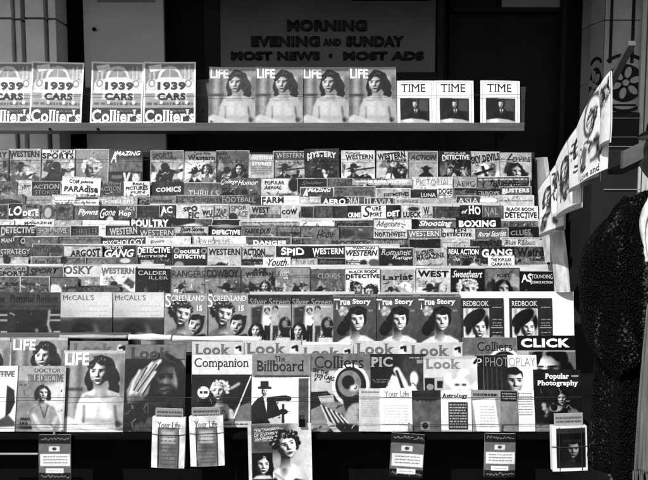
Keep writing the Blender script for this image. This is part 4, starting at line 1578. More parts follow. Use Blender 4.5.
# --- tier F, low strips
F_ = [
    (-10, 13.5, 219.5, .78, AS(.78, .3, .7, small=(.05, .6), seed=81), [], None),
    (13, 55, 219, .9, AS(.9, .2, .85, seed=82), [T('MAGAZINE', .2, 11, 2.5, 39, 5.5, 'sb')], None),
    (54, 82, 219.5, .66, AS(.66, .3, .7, seed=83), [], None),
    (81, 131, 220.5, .84, AS(.84, .3, .8, small=(.06, .7), seed=84), [], None),
    (130, 171.5, 217.5, .08, AS(.06, .3, .1, seed=85), [T('POULTRY', .93, 2, 2, 39, 9.5, 'h')], None),
    (171, 212.5, 218.5, .1, AS(.5, .3, .5, blob=[(.25, .06, .3, .1, .05), (.5, .2, .25, .08, .8)], seed=86), [], 'dark magazine with a pale curve'),
    (212, 241, 219.5, .1, AS(.08, .3, .1, blob=[(.45, .2, .3, .04, .6)], seed=87), [], None),
    (240, 301, 221, .66, AS(.66, .15, .6, small=(.06, .45), seed=88), [], 'broad pale grey magazine'),
    (300, 334, 220.5, .86, AS(.86, .15, .6, small=(.18, .45), seed=89), [], None),
    (333, 374, 220.5, .14, AS(.5, .2, .5, small=(.12, .1), seed=90), [T('STORIES', .1, 4, 2.5, 36, 6, 'h')], None),
    (373, 412, 218.5, .84, AS(.84, .4, .8, seed=91), [T('Adventure', .42, 3, 2, 27, 8, 'sc')], 'white magazine with grey script title'),
    (411, 457, 219, .52, AS(.5, .4, .5, blob=[(.05, .1, .12, .14, .1)], seed=92), [T('Shooting', .9, 8, 1.5, 41, 8.5, 'i')], 'grey magazine with pale slanted title'),
    (456, 501, 217.5, .08, AS(.06, .4, .1, seed=93), [T('BOXING', .94, 3, 2.8, 40, 9.5, 'h')], None),
    (500, 538.5, 220.5, .58, AS(.56, .4, .5, seed=94), [T('AUTOMOBILE', .14, 3, 2, 35, 7, 's')], None),
]
row(F_, 'sixth pulp row', 'magazines in the sixth pulp row', .11)

# --- tier G
G_ = [
    (-10, 36, 225, .45, AS(.4, .24, .5, dark_edge=.12, seed=101), [T('DETECTIVE', .72, 12, 2, 45, 9.5, 'b')], None),
    (35, 71, 226, .6, AS(.58, .3, .6, small=(.13, .4), seed=102), [T('SHORT NOVEL', .78, 4, 2, 32, 7, 't')], None),
    (70, 100, 225.5, .2, AS(.2, .4, .3, seed=103), [T('THRILLER', .5, 2, 2, 28, 9, 'n')], None),
    (99, 106, 225, .84, AS(.84, .4, .8, seed=104), [], 'very narrow white magazine', dict(off=.012)),
    (105.5, 139.5, 225.5, .36, AS(.36, .4, .4, seed=105), [T('WESTERN', .72, 4, 2, 32, 9, 'h', rot=4)], None),
    (139, 174.5, 227, .48, AS(.48, .4, .5, seed=106), [T('WESTERN', .8, 1, 3, 34, 9.5, 't')], None),
    (174, 208.5, 226, .7, AS(.7, .2, .6, small=(.22, .35), seed=107), [T('Short Stories', .2, 6, 1, 30, 6, 'i')], None),
    (208, 242, 225.5, .1, AS(.1, .4, .2, blob=[(.5, .04, .45, .04, .6)], seed=108), [T('DEFECTIVE', .92, 4, 4, 32, 9.5, 'h')], None),
    (241, 276, 226, .58, AS(.56, .4, .6, seed=109), [T('FABULOUS', .12, 3, 2.5, 29, 8.5, 'i')], None),
    (275, 301, 226.5, .6, AS(.6, .2, .45, small=(.1, .4), seed=110), [], None),
    (300, 339, 226.5, .56, AS(.56, .4, .55, blob=[(.15, .3, .08, .04, .15)], seed=111), [T('Home', .28, 16, 3, 34, 12, 'sc')], 'grey magazine with thin dark script title'),
    (338, 374.5, 226, .48, AS(.5, .4, .5, blob=[(.25, .2, .2, .1, .35), (.7, .25, .2, .08, .38)], seed=112), [], 'mottled grey magazine'),
    (374, 407.5, 229, .74, AS(.74, .4, .7, seed=113), [T('NORTHWEST', .05, 1, 2.5, 32, 8, 'h')], 'pale magazine with black northwest title'),
    (407, 441.5, 229, .55, AS(.54, .4, .5, seed=114), [T('WESTERN', .85, 2, 2, 33, 8, 'n')], None),
    (441, 475.5, 227.5, .78, AS(.76, .4, .7, seed=115), [T('TEN', .08, 11, .8, 25, 4.4, 'h'), T('DETECTIVE', .08, 1, 5, 30, 9.5, 'h')], None),
    (475, 508.5, 228, .52, AS(.52, .4, .5, seed=116), [T('Rural Stories', .88, 3, 2, 31, 8.5, 'sc')], 'grey magazine with pale script title'),
    (508, 541, 227, .1, AS(.1, .5, .1, blob=[(.6, .3, .15, .15, .45)], seed=117), [T('CLUES', .58, 2, 2, 22, 8.5, 'h')], 'black magazine with grey title'),
]
row(G_, 'seventh pulp row', 'magazines in the seventh pulp row', .132)

# --- tier H, low strips
H_ = [
    (-12, 15, 236, .4, AS(.4, .4, .4, seed=121), [T('MAN', .7, 14, 2, 25, 7)], None),
    (14.5, 60, 236.5, .55, AS(.52, .3, .55, blob=[(.18, .1, .06, .1, .25)], seed=122), [T('O', .7, 7, 1.5, 12, 8, 'h')], None),
    (59, 102, 236.5, .56, AS(.56, .3, .55, small=(.05, .4), seed=123), [], None),
    (101, 146.5, 236.5, .42, AS(.4, .3, .5, seed=124), [T('PSYCHOLOGY', .93, 2, 2.5, 43, 8.5, 's')], None),
    (146, 190.5, 236.5, .8, AS(.8, .3, .8, seed=125), [T('Esquire', .55, 4, 2.5, 18, 7, 'sc')], None),
    (190, 246, 236, .82, AS(.82, .3, .8, blob=[(.02, .1, .04, .1, .35)], seed=126), [T('NEW HOME LIFE', .6, 6, 3, 40, 8, 't')], 'broad white magazine with thin grey title'),
    (245, 291, 236.5, .5, AS(.48, .3, .5, small=(.03, .2), seed=127), [T('DANGER', .85, 8, 3.5, 42, 9, 'h')], None),
    (289, 312, 237.5, .5, AS(.5, .4, .5, seed=128), [T('BELL', .15, 3, 1.5, 16, 6, 'b')], None),
    (311, 366, 238.5, .56, AS(.56, .3, .5, seed=129), [T('PROGRESS', .2, 20, 2, 54, 7.5, 'b')], None),
    (365, 409.5, 238.5, .5, AS(.52, .12, .45, seed=130), [T('THRILLING RANCH', .68, 3, 2, 39, 7, 'n')], None),
    (409, 441.5, 238.5, .2, AS(.2, .3, .3, seed=131), [T('AMERICA', .06, 8, 2, 26, 7, 'h')], None),
    (441, 470, 237.5, .7, AS(.7, .3, .7, small=(.15, .5), seed=132), [], None),
    (469.5, 501, 239.5, .16, AS(.4, .3, .5, seed=133), [T('INTIMATE', .08, 3, 1.5, 29, 7, 'h')], None),
    (500, 545, 237.5, .76, AS(.74, .3, .7, seed=134), [T('Blue Ribbon', .36, 5, 2.5, 35, 7, 's')], None),
]
row(H_, 'eighth pulp row', 'magazines in the eighth pulp row', .154)

# --- tier I
def aI(kind, band, body, bh, **k):
    return AP(kind, band, body, bh=bh, **k)


I_ = [
    (-12, 32.5, 246.5, .5, AS(.48, .2, .55, blob=[(.4, .3, .1, .12, .12)], seed=141), [T('STRATEGY', .75, 14, 2.5, 43, 9, 'n')], None),
    (32, 63.5, 244, .5, AS(.48, .5, .5, seed=142), [T('MYSTERIES', .36, 3, 2, 28, 9, 't')], None),
    (63, 102.5, 245.5, .7, AS(.72, .28, .5, seed=143), [T('ARGOST', .12, 7, 2.5, 37, 11, 'sb')], 'pale magazine with large dark title lettering'),
    (102, 137.5, 245, .1, AS(.1, .38, .35, seed=144), [T('TEN STORY', .8, 3, .8, 22, 4), T('GANG', .95, 3, 4.4, 33, 12, 'i')], None),
    (137, 171.5, 246, .1, AS(.08, .38, .4, blob=[(.3, .6, .25, .16, .75), (.75, .62, .2, .2, .35)], seed=145), [T('DETECTIVE', .92, 1, 1, 33.5, 8, 'b'), T('FICTION', .8, 2, 8.6, 30, 11.4, 'b')], 'black magazine with pale detective title'),
    (172, 207, 246, .07, AS(.06, .8, .1, blob=[(.12, .14, .09, .09, .7), (.12, .14, .05, .05, .3), (.9, .14, .09, .09, .7), (.9, .14, .05, .05, .3), (.2, .55, .15, .12, .6), (.8, .6, .15, .1, .3)], seed=146), [T('DOUBLE', .88, 8, 3, 27, 7.5, 'h'), T('DETECTIVE', .9, 2, 8.6, 33, 12.5, 'h')], 'black magazine with title between two discs'),
    (207, 242, 246.5, .72, AS(.72, .5, .7, blob=[(.4, .58, .18, .12, .25)], seed=147), [T('WESTERN', .06, 1.5, 2, 33.5, 8.5, 'sb')], None),
    (242, 276, 245.5, .72, AS(.72, .4, .4, blob=[(.4, .45, .45, .03, .15)], seed=148), [T('ACTION', .07, 1.5, 3, 23, 10, 'h'), T('AND SPIES', .12, 11, 9, 32, 12)], None),
    (276, 310.5, 246, .12, AS(.14, .4, .3, blob=[(.3, .15, .2, .14, .4)], seed=149), [T('SPID', .9, 5, 1.5, 28, 10, 'b')], None),
    (310, 345.5, 246, .24, AS(.22, .33, .5, seed=150), [T('WESTERN', .85, 2.5, 2, 34, 9.5, 'sb')], None),
    (345, 379.5, 246, .86, AS(.86, .38, .8, blob=[(.2, .58, .2, .05, .3), (.55, .52, .1, .12, .3), (.85, .5, .16, .12, .45)], seed=151), [T('TWO-GUN', .3, 8, .8, 30, 3.6), T('WESTERN', .05, 1.5, 4, 33, 9.8, 'i')], None),
    (379, 413.5, 247.5, .3, AS(.3, .6, .3, blob=[(.3, .5, .14, .14, .08), (.33, .55, .08, .1, .6), (.75, .62, .2, .1, .75)], seed=152), [T('Romantic', .75, 2, 1.5, 32, 8, 'si'), T('Range', .85, 13, 8, 33, 13, 'si')], 'dark grey magazine with pale slanted title'),
    (413.5, 446.5, 248, .68, AS(.68, .5, .65, blob=[(.6, .6, .3, .1, .5)], seed=153), [T('ILLUSTRATED', .2, 2, 2, 20, 7, 'h', rot=8), T('MAGAZINE', .3, 2, 6, 30, 11, 'h', rot=8)], None),
    (446, 480, 246.5, .16, AS(.18, .34, .5, blob=[(.6, .55, .12, .16, .1), (.8, .6, .15, .12, .8)], seed=154), [T('REAL ACTION', .88, 2, 2.5, 32, 8, 'b'), T('DETECTIVE', .6, 3, 9, 30, 11.5)], None),
    (480, 514, 246.5, .3, AS(.28, .5, .35, seed=155), [T('GANG', .82, 1.5, 2.5, 32, 10, 'h')], None),
    (512.5, 546, 246, .5, AS(.48, .34, .6, seed=156), [T('Weird', .12, 3, 2, 31, 10, 'sb')], 'grey magazine with large dark title'),
]
row(I_, 'ninth pulp row', 'magazines in the ninth pulp row', .176, thick=.007)

# --- tier J, small ones tucked before the ninth row
J_ = [
    (-8, 28, 257, .7, AS(.7, .3, .7, blob=[(.42, .08, .1, .13, .1)], seed=161), [], 'pale digest with dark head'),
    (31, 62, 256.5, .56, AS(.56, .3, .5, seed=162), [T('True Tales', .35, 4, 2, 26, 7, 's')], None),
    (61, 86, 257, .55, AS(.5, .3, .5, blob=[(.1, .1, .15, .2, .15)], seed=163), [], None),
    (85, 118.5, 257, .56, AS(.56, .3, .5, small=(.05, .45), seed=164), [], None),
    (117, 138, 257.5, .45, AS(.45, .3, .4, blob=[(.4, .15, .25, .12, .75)], seed=165), [], None),
    (263, 290.5, 257, .86, AS(.86, .4, .85, seed=166), [T('Youth', .18, 5, 1.5, 24, 9, 'sc')], 'white digest with black script title', dict(off=.012)),
    (290, 318.5, 258, .7, AS(.7, .3, .7, seed=167), [T('YOUR LIFE', .55, 5, 2, 25, 6.5, 's')], None),
    (317, 345.5, 258, .2, AS(.18, .3, .2, seed=168), [T('Mystery', .42, 2, 1.5, 26, 7, 'i')], None),
    (488, 514.5, 255.5, .88, AS(.88, .5, .85, seed=169), [T('THE POPULAR', .22, 3, 2.5, 23.5, 6, 'b'), T('CARAVAN', .22, 3, 6.8, 23.5, 10.5, 'b')], 'white digest with two dark title lines', dict(off=.012)),
]
row(J_, 'short digest row', 'digests tucked before the ninth pulp row', .200, h=.19, name='digest_magazine')

# --- tier K, pulps in near full view above the large magazines
K_ = [
    (-10, 27.5, 265.5, .62, AP('text', .62, .6, bh=.28, seed=31), [T('POPULAR', .35, 8, 1.5, 36, 5, 's'), T('SPORTS', .2, 9, 5.5, 37, 10.5, 'b')], 'pale pulp with two grey title lines'),
    (27, 64, 266, .5, AP('text', .48, .5, bh=.3, seed=32), [T('SPORT', .05, 2.5, 2, 32, 8.5, 'i')], 'grey pulp with black slanted sport title'),
    (63, 101, 264.5, .78, AP('plane', .78, .6, bh=.32, fig=.15, seed=33), [T('OSKY', .42, 1, 1.5, 30, 9.5, 'b')], 'white pulp with grey title over an airplane'),
    (100, 135.5, 265.5, .8, AP('cowboy', .8, .8, bh=.26, fig=.16, seed=34), [T('WESTERN', .5, 1, 2, 34, 9.5, 'h')], 'white pulp with grey western title and cowboy'),
    (135, 170, 268.5, .08, AP('busy', .06, .1, bh=.36, fig=.4, skin=.5, seed=35), [T('CALDER', .75, 3, 2, 32, 7, 'n'), T('ILLER', .7, 14, 7.5, 33, 11, 'n')], 'black pulp with thin pale title'),
    (170, 205.5, 266.5, .56, AP('scene', .54, .6, bh=.34, fig=.3, seed=36), [T('RANGERS', .3, 2, 4, 34, 10.5, 'n')], 'grey pulp with fallen cowboy'),
    (205, 241.5, 267, .45, AP('cowboy', .46, .56, bh=.32, fig=.14, seed=37, flip=-1), [T('COWBOY', .22, 2, 2.5, 34, 10.5, 'b')], 'grey pulp with dark cowboy title'),
    (241, 275.5, 267, .52, AP('two', .52, .56, bh=.24, fig=.2, seed=38), [T('ACE', .2, 12, 1, 25, 5, 'h'), T('WESTERN', .24, 4, 5, 32, 9.5, 'h')], 'grey pulp with ace western title and riders'),
    (275, 310.5, 267, .6, AP('horse', .6, .56, bh=.22, fig=.12, seed=39), [T('West', .8, 5, 1, 14, 12, 'sc')], 'pale grey pulp with dark standing figure'),
    (310, 345.5, 268.5, .46, AP('scene', .45, .46, bh=.2, fig=.12, seed=40), [T('CLOUDS', .7, 8, 5, 30, 10, 'n')], 'dull grey pulp with dark reclining figures'),
    (345, 380.5, 268.5, .86, AP('couple', .86, .85, bh=.28, seed=41), [T('BLACK BOOK', .25, 4, 1, 33, 4.5), T('DETECTIVE', .06, 1, 5.5, 34.5, 10.5, 'h')], 'white pulp with black detective title over two heads'),
    (380, 415.5, 269, .66, AP('scene', .64, .66, bh=.3, fig=.3, seed=42), [T('Lariat', .06, 2.5, 4, 33, 11, 'sb')], 'pale grey pulp with black rope style title'),
    (415, 450.5, 268.5, .8, AP('cowboy', .8, .75, bh=.25, fig=.25, seed=43), [T('WEST', .05, 2, 2, 33, 8.5, 'h')], 'white pulp with heavy black west title'),
    (450, 485.5, 268, .08, AP('blonde', .06, .1, bh=.3, seed=44), [T('Sweetheart', .88, 2, 2.5, 32, 9.5, 'sc')], 'black pulp with white script over a blonde head'),
    (485, 520, 268, .5, AP('face', .5, .5, bh=.16, fig=.1, skin=.72, seed=45), [T('FOXY', .15, 12, 5, 25, 9)], 'grey pulp with large dark haired face'),
    (519, 554, 271, .08, AP('busy', .07, .08, bh=.5, fig=.12, skin=.2, seed=46), [T('AS', .92, 2, 2, 12, 12, 'b'), T('TOUNDING', .85, 12, 3, 33, 8, 't'), T('SCIENCE FICTION', .8, 11, 10, 33, 13)], 'black pulp with tall white title'),
    (49, 78, 277, .56, AS(.54, .3, .5, blob=[(.2, .5, .25, .25, .8)], seed=170), [], 'grey digest with pale corner', dict(h=.19, off=.02)),
    (20, 49.5, 276.5, .56, AS(.5, .2, .5, seed=171), [], 'plain grey digest', dict(h=.19, off=.026)),
    (-10, 20.5, 276.5, .55, AS(.52, .2, .5, seed=172), [], 'plain grey digest cut by the photo edge', dict(h=.19, off=.02)),
    (77, 120.5, 285.5, .48, AS(.46, .3, .45, seed=173), [], 'broad plain grey magazine', dict(h=.2, off=.02)),
]
named_row(K_, 'lowest pulp row', 'pulp magazines in the row above the large magazines', .225)

# --- tier L, the large magazines
PL = tier(.31)
g = 'large magazines in the middle row'


def big(x0, x1, yt, yb, off, paint, texts, label, key=None, name='large_magazine', plane=PL, group=g, **kw):
    o = mag(name, x0, x1, yt, plane, off, yb=yb, paint=paint, texts=texts, key=key, **kw)
    return tag(o, label, 'magazine', group)


rev_t = [T('Pictorial Review', .07, 2, 2, 50, 10, 's')]
big(-45, 8.5, 292.5, 352, .0, art_review, rev_t, 'grey review magazine cut off by the left edge of the photo', 'review', n=70)
big(8, 61.5, 292.5, 352, .008, art_review, rev_t, 'grey review magazine with black serif title and dark interior picture', 'review', n=70)
flap_t = [T("McCALL'S", .5, 2.5, 2.8, 33, 8, 't')]
big(61, 112.5, 292, 352, .016, art_flap, flap_t, 'magazine in white wrapper beside the grey review magazine', 'flap', n=70)
big(112, 165, 292, 352, .008, art_flap, flap_t, 'magazine in white wrapper beside the embracing couple magazine', 'flap', n=70)
scr_t = [T('S', .92, 1, 1, 6.5, 14, 's'), T('CREENLAND', .9, 7, 2.5, 40, 8, 's'), T('15', .92, 32.5, 12.5, 38, 18, 'b')]
big(164.5, 207.5, 293, 352, .016, art_screen_pair, scr_t, 'film magazine with embracing couple, left one of the pair', 'scr', n=70)
big(207, 248.5, 293, 352, .008, art_screen_pair, scr_t, 'film magazine with embracing couple, right one of the pair', 'scr', n=70)
sil_t = [T('Silver Screen', .62, 2, 4, 42, 10.5, 's')]
big(248, 291, 294.5, 352, .016, art_film_fans, sil_t, 'film magazine with two film stars and inset girl, left one of the pair', 'sil', n=70)
big(290, 333.5, 294, 352, .008, art_film_fans, sil_t, 'film magazine with two film stars and inset girl, right one of the pair', 'sil', n=70)
tru_t = [T('T', .95, 1, 5, 6.8, 15.5, 's'), T('rue', .95, 7, 6.5, 17, 11, 'sb'), T('Story', .95, 19.5, 5, 38, 11.5, 'sb')]
for i, d in enumerate(['leftmost', 'middle one', 'rightmost']):
    x0 = 333 + 42.2 * i
    big(x0, x0 + 42.8, 294 + .2 * i, 351, .016 - .008 * (i % 2), art_flower_girl, tru_t, f'story magazine with dark haired girl wearing flowers, {d} of the three', 'tru', n=74)
# white display board with two fashion magazines
bd = mag('display_board', 459.5, 573.5, 291.5, PL, .004, yb=352, paint=art_blank(.93, .02), texts=[], th=.006, bow=0, curl=0, n=40)
tag(bd, 'wide white card standing behind the two beret girl magazines', 'display card')
red_t = [T('REDBOOK', .82, 2.5, 3, 28, 8, 's')]
big(460.5, 503.5, 298, 352, .014, art_beret, red_t, 'dark magazine with beret girl, left one on the white card', 'red', n=74)
big(509, 552, 298, 352, .014, art_beret, red_t, 'dark magazine with beret girl, right one on the white card', 'red', n=74)

# --- tier M, the broad picture magazines whose heads show behind the front row
PM = Plane(3.17, .66, 10)
g = 'picture magazines behind the front row'


def look(x0, x1, yt, off, label, paint=None, v=.76, ink=.5, dx=0, key=None, roll=0):
    w = x1 - x0
    t = [T('Look', ink, .06 * w + dx, 2.5, .74 * w + dx, 13.5, 'sb')]
    return big(x0, x1, yt, yt + 78, off, paint or art_look(v), t, label, key, 'picture_magazine', PM, g, n=60, roll=roll)


look(70, 128.5, 341, .0, 'grey picture magazine showing its faded title above the large bare shouldered woman', v=.58, ink=.5)
look(-4, 58, 342, .0, 'pale picture magazine mostly hidden behind the lower left woman weeklies', v=.76, ink=.64)
look(192, 244, 341.5, .008, 'pale picture magazine above the canoe girl magazine')
look(243, 301, 340.5, .0, 'pale picture magazine above the magician magazine')
look(300, 353, 345, .008, 'pale picture magazine sunk lower, above the drummer magazine')
look(352, 408.5, 341, .0, 'pale picture magazine between two others above the swimmer magazine', roll=-.01)
look(408, 464, 342.5, .008, 'pale picture magazine above the flower baby magazine', roll=.012)
big(462, 524, 337.5, 415, .014, art_drummer, [T('Colliers', .06, 15, 4.5, 50, 13.5, 's')], 'grey weekly with black serif title partly hidden above the smiling man', None, 'weekly_magazine', PM, g, n=70)
big(516.5, 575, 335.5, 415, .024, art_forehead, [T('CLICK', .97, 4, 3, 53, 12, 'h')], 'picture magazine with white title on a black band above a woman forehead', None, 'picture_magazine', PM, g, n=80)
# pale sheets lying curled over the heads of that row
def curled(x0, x1, y0, y1, Y, r, label, tint=.86, texts=None):
    a, b = at(x0, (y0 + y1) / 2, Y), at(x1, (y0 + y1) / 2 + .4, Y)
    L = (b - a).length
    nx, nt_ = 26, 14
    u = np.linspace(0, 1, nx)[None, :].repeat(nt_, 0)
    t = np.linspace(-2.2, 1.3, nt_)[:, None].repeat(nx, 1)
    wob = 1 + .18 * np.sin(u * 9 + x0)
    X = u * L
    Yc = np.sin(t) * r * wob
    Zc = np.cos(t) * r * wob
    rt = empty('rolled_magazine', mtx=Matrix.Translation(a) @ Matrix.Rotation(math.atan2(b.z - a.z, b.x - a.x), 4, 'Y').inverted())
    c = tint + .0 * X
    c = c - .12 * (vnoise(nt_, nx, 5) - .5)
    me = grid_mesh('cover', X, Yc, Zc, c)
    o = link('cover', me, M_PRINT, rt)
    m = o.modifiers.new('thickness', 'SOLIDIFY')
    m.thickness = .0015
    mb = MB()
    mb.tube([(0.004, 0, 0), (L - .004, 0, 0)], r * .6, 10)
    mb.build('page_roll', M_PAGES, rt, smooth=True)
    return tag(rt, label, 'magazine', 'rolled magazines between the two lower rows')


curled(129, 172, 334, 341, 3.18, .015, 'white rolled magazine lying above the dark dark face magazine')
curled(171.5, 262, 336, 341.5, 3.185, .012, 'long white rolled magazine lying above the canoe girl and magician magazines')
curled(262, 352, 342, 345.5, 3.185, .008, 'thin white rolled magazine lying below the film star pair')
curled(60, 128, 334.5, 339, 3.185, .009, 'thin grey rolled magazine lying below the white wrapped pair', .6)

# --- tier N, the front row on the bottom ledge
PN = Plane(2.86, .43, 12)
g = 'magazines in the front row'


def front(x0, x1, yt, yb, off, paint, texts, label, key=None, **kw):
    return big(x0, x1, yt, yb, off, paint, texts, label, key, kw.pop('name', 'front_magazine'), PN, g, **kw)


lifeb_t = [T('LIFE', .96, 2, 2, 26, 15, 'b')]
lifec_t = [T('LIFE', .96, 2, 2, 24, 13, 'b')]
PB = Plane(2.93, .43, 12)
o = mag('picture_magazine', 12, 68, 337.5, PB, .02, yb=418, paint=art_actress, texts=lifec_t, key='life_b', th=.006, n=80)
tag(o, 'bare shouldered woman weekly standing behind the seated lady magazine', 'magazine', 'large woman weeklies in the front row')
o = mag('picture_magazine', -46, 11, 337.5, PB, .02, yb=418, paint=art_actress, texts=lifec_t, key='life_b', th=.006, n=80)
tag(o, 'bare shouldered woman weekly cut by the left edge, low in the photo', 'magazine', 'large woman weeklies in the front row')
front(-30, 18, 366, 431.5, .012, art_partial_swan, [T('DETECTIVE', .5, 8, 5, 45, 11)], 'white magazine cut by the left edge beside the seated lady magazine')
front(18, 66.5, 366, 431.5, .02, art_seated_lady, [T('DOCTOR', .42, 17, 2.5, 43, 6.5, 'n'), T('TRUE DETECTIVE', .5, 10, 8, 46, 16, 'b'), T('WHAT', .15, 5, 51.5, 15, 54.5), T('LILA', .15, 5, 56, 13, 59), T('FEARED', .15, 5, 60, 17, 63)], 'pale magazine with a seated dark haired lady', n=72)
o = front(63.5, 127.5, 350.5, 432, .005, art_actress, lifeb_t, 'large bare shouldered woman weekly standing in full view in the front row', n=108, name='picture_magazine')
o['group'] = 'large woman weeklies in the front row'
front(125.5, 186.5, 344.5, 432, .012, art_ink_face, [T('Look', .36, 5, 3, 45, 15, 'sb')], 'dark picture magazine with dark face and pale hand', n=104, name='picture_magazine')
front(192, 252.5, 354.5, 427.5, .006, art_canoe_girl, [T('Companion', .2, 2.5, 3.5, 57, 15.5, 's')], 'women\'s magazine with a blonde girl paddling', n=104)
front(252, 310.5, 353.5, 428, .012, art_magician, [T('The', .3, 23, 2.5, 33, 8, 's'), T('Billboard', .14, 4.5, 7, 52, 18, 's')], 'entertainment magazine with a top hatted magician', n=104)
front(308.5, 370.5, 353.5, 432, .005, art_drummer, [T('C', .3, 6, 2.5, 15, 15, 's'), T('olliers', .1, 15.5, 2.5, 55, 15, 's'), T('SEE THE', .25, 4, 16, 20, 20, 'b', rot=-12), T('1939 CARS', .25, 6, 21.5, 26, 26, 'b', rot=-12)], 'weekly with a drummer holding a round white drum', n=104)
front(367.5, 425.5, 354, 432, .0, art_pix, [T('PIC', .66, 3, 3, 25, 13, 'sb')], 'dark picture magazine with a pale swimmer raising an arm', n=90, name='picture_magazine')
front(423, 477, 356.5, 432, .006, art_baby_flower, [T('Look', .56, 2, 2.5, 37, 12.5, 'sb')], 'pale picture magazine with flower shaped baby face', n=90, name='picture_magazine')
front(474.5, 500, 355.5, 432, .0, art_blank(.14), [T('P', .85, 2, 3, 7, 11, 't')], 'black magazine half hidden behind the smiling man magazine', name='film_magazine')
front(483, 536.5, 355, 432, .01, art_star_man, [T('PHOTOPLAY', .6, 2, 2.5, 52, 11.5, 't')], 'film magazine with a smiling dark haired man', n=92, name='film_magazine')
front(532.5, 580.5, 369.5, 432, .018, art_camera_girl, [T('Popular', .92, 12, 4, 36, 11, 'sb'), T('Photography', .92, 4, 11, 45, 17.5, 'sb')], 'dark photography magazine with a girl holding a camera', n=86)
DG = [(358.5, 381, 388.5, 'pale', 3, [], 'pale grey digest leaning before the drummer magazine'),
      (380, 412, 388, 'white', 4, [T('Your Life', .5, 4, 3, 29, 8.5, 's')], 'white digest with faint grey title below the swimmer'),
      (411, 441.5, 390.5, 'dark', 5, [T('MORE MEN', .14, 2, 3, 29, 6.5, 'b'), T('of THE DAY', .2, 5, 8, 26, 11, 'b')], 'dark grey digest between two white digests'),
      (440.5, 471, 390.5, 'table', 6, [T('Astrology', .12, 1, 3, 27, 8.5, 'sb')], 'white digest with dark block of print'),
      (470, 500, 390, 'slant', 7, [], 'digest with slanted white sheet on its cover'),
      (499, 517, 390.5, 'black_head', 8, [], 'grey digest with a black block at its head'),
      (516, 534, 390.5, 'list', 9, [], 'white digest with a printed list, beside the camera girl magazine')]
for i, (x0, x1, yt, kd, sd, tx, d) in enumerate(DG):
    o = mag('digest_magazine', x0, x1, yt, PN, .028 + .007 * (i % 2), yb=431.5, paint=art_digest(kd, sd), texts=tx, th=.007, n=52, roll=random.uniform(-.02, .02))
    tag(o, d, 'magazine', 'digests leaning before the front row')
# ------------------------------------------------------------------ the shop front
gm = MB()
gm.box((-60, -60, -.05), (60, 60, 0))
tag(gm.build('pavement', mat('dark_pavement', .08, .85, .2, 3, .15)), kind='structure')


def pbox(mb, x0, x1, y0, y1, Y, depth, bev=0.0):
    """box whose front face fills a rectangle of the picture at distance Y"""
    a, b = at(x0, y1, Y), at(x1, y0, Y)
    mb.box((a.x, Y, a.z), (b.x, Y + depth, b.z), bev)
    return mb


wl = MB()
wl.box((-7, 4.95, 0), (7, 5.1, 4.2))
tag(wl.build('shop_wall', M_WALL), 'black shop wall in shade behind the whole news stand', 'wall')

# left pilaster of stone slabs with dark grooves
pil = empty('stone_pilaster', (-2.3, 4.5, 0))
tag(pil, 'pale stone pilaster with dark vertical grooves at the upper left', 'pilaster')


def child(mb, name, m, root, smooth=False):
    o = mb.build(name, m, root, smooth=smooth)
    o.matrix_parent_inverse = root.matrix_world.inverted() if False else Matrix.Translation(-Vector(root.location))
    return o


sh = MB()
z_j = at(0, 18, 4.5).z
for (x0, x1, Y) in ((-150, 12.5, 4.5), (16.5, 22, 4.53), (26.5, 45, 4.5), (49.5, 57, 4.52)):
    a, b = at(x0, 60, Y), at(x1, 60, Y)
    sh.box((a.x, Y, 0), (b.x, Y + .2, z_j - .006), .006)
    sh.box((a.x, Y, z_j + .006), (b.x, Y + .2, 3.6), .006)
child(sh, 'shaft', M_STONE, pil)
bk = MB()
a, b = at(-150, 60, 4.6), at(56, 60, 4.6)
bk.box((a.x, 4.6, 0), (b.x, 4.74, 3.6))
child(bk, 'groove_backing', M_GROOVE, pil)

# grey door
dr = empty('shop_door', (-1.3, 4.72, 0))
tag(dr, 'flat grey painted door with a small dark knob, left of the dark window', 'door')
d_ = MB()
pbox(d_, 88.5, 162, -60, 200, 4.72, .04, .004)
child(d_, 'panel', M_DOOR, dr)
kn = MB()
p = at(94, 29, 4.70)
kn.tube([p + Vector((0, .02, 0)), p, p - Vector((0, .012, 0))], [.008, .013, .008], 12)
child(kn, 'knob', M_BLACK, dr, True)
mo = MB()
pbox(mo, 97, 154, -50, 2.2, 4.716, .004)
child(mo, 'upper_panel', mat('darker_door_paint', .17, .5, .15, 4), dr)

# window with its sign
wn = empty('shop_window', (0, 4.75, 0))
tag(wn, 'wide dark shop window lettered for newspapers above the top shelf', 'window')
w_ = MB()
pbox(w_, 218, 437, -80, 72, 4.76, .02)
child(w_, 'pane', M_GLASS, wn)
fr = MB()
for r in ((205, 218, -90, 90), (437, 446, -90, 90), (218, 437, 72, 90)):
    pbox(fr, *r, 4.74, .06, .004)
child(fr, 'frame', M_DWOOD, wn)
top = MB()
pbox(top, 352, 430, -6, 0.6, 4.755, .004)
child(top, 'blind_edge', M_BLACK, wn)
# lettering of the sign
def sign_word(txt, x0, x1, y0, y1, bold=.05):
    co, tri = glyphs(txt, bold=bold, space=1.06)
    a, b = at(x0, y1, 4.748), at(x1, y0, 4.748)
    V = np.stack([a.x + co[:, 0] * (b.x - a.x), np.full(len(co), 4.748), a.z + co[:, 1] * (b.z - a.z)], -1)
    return V, tri


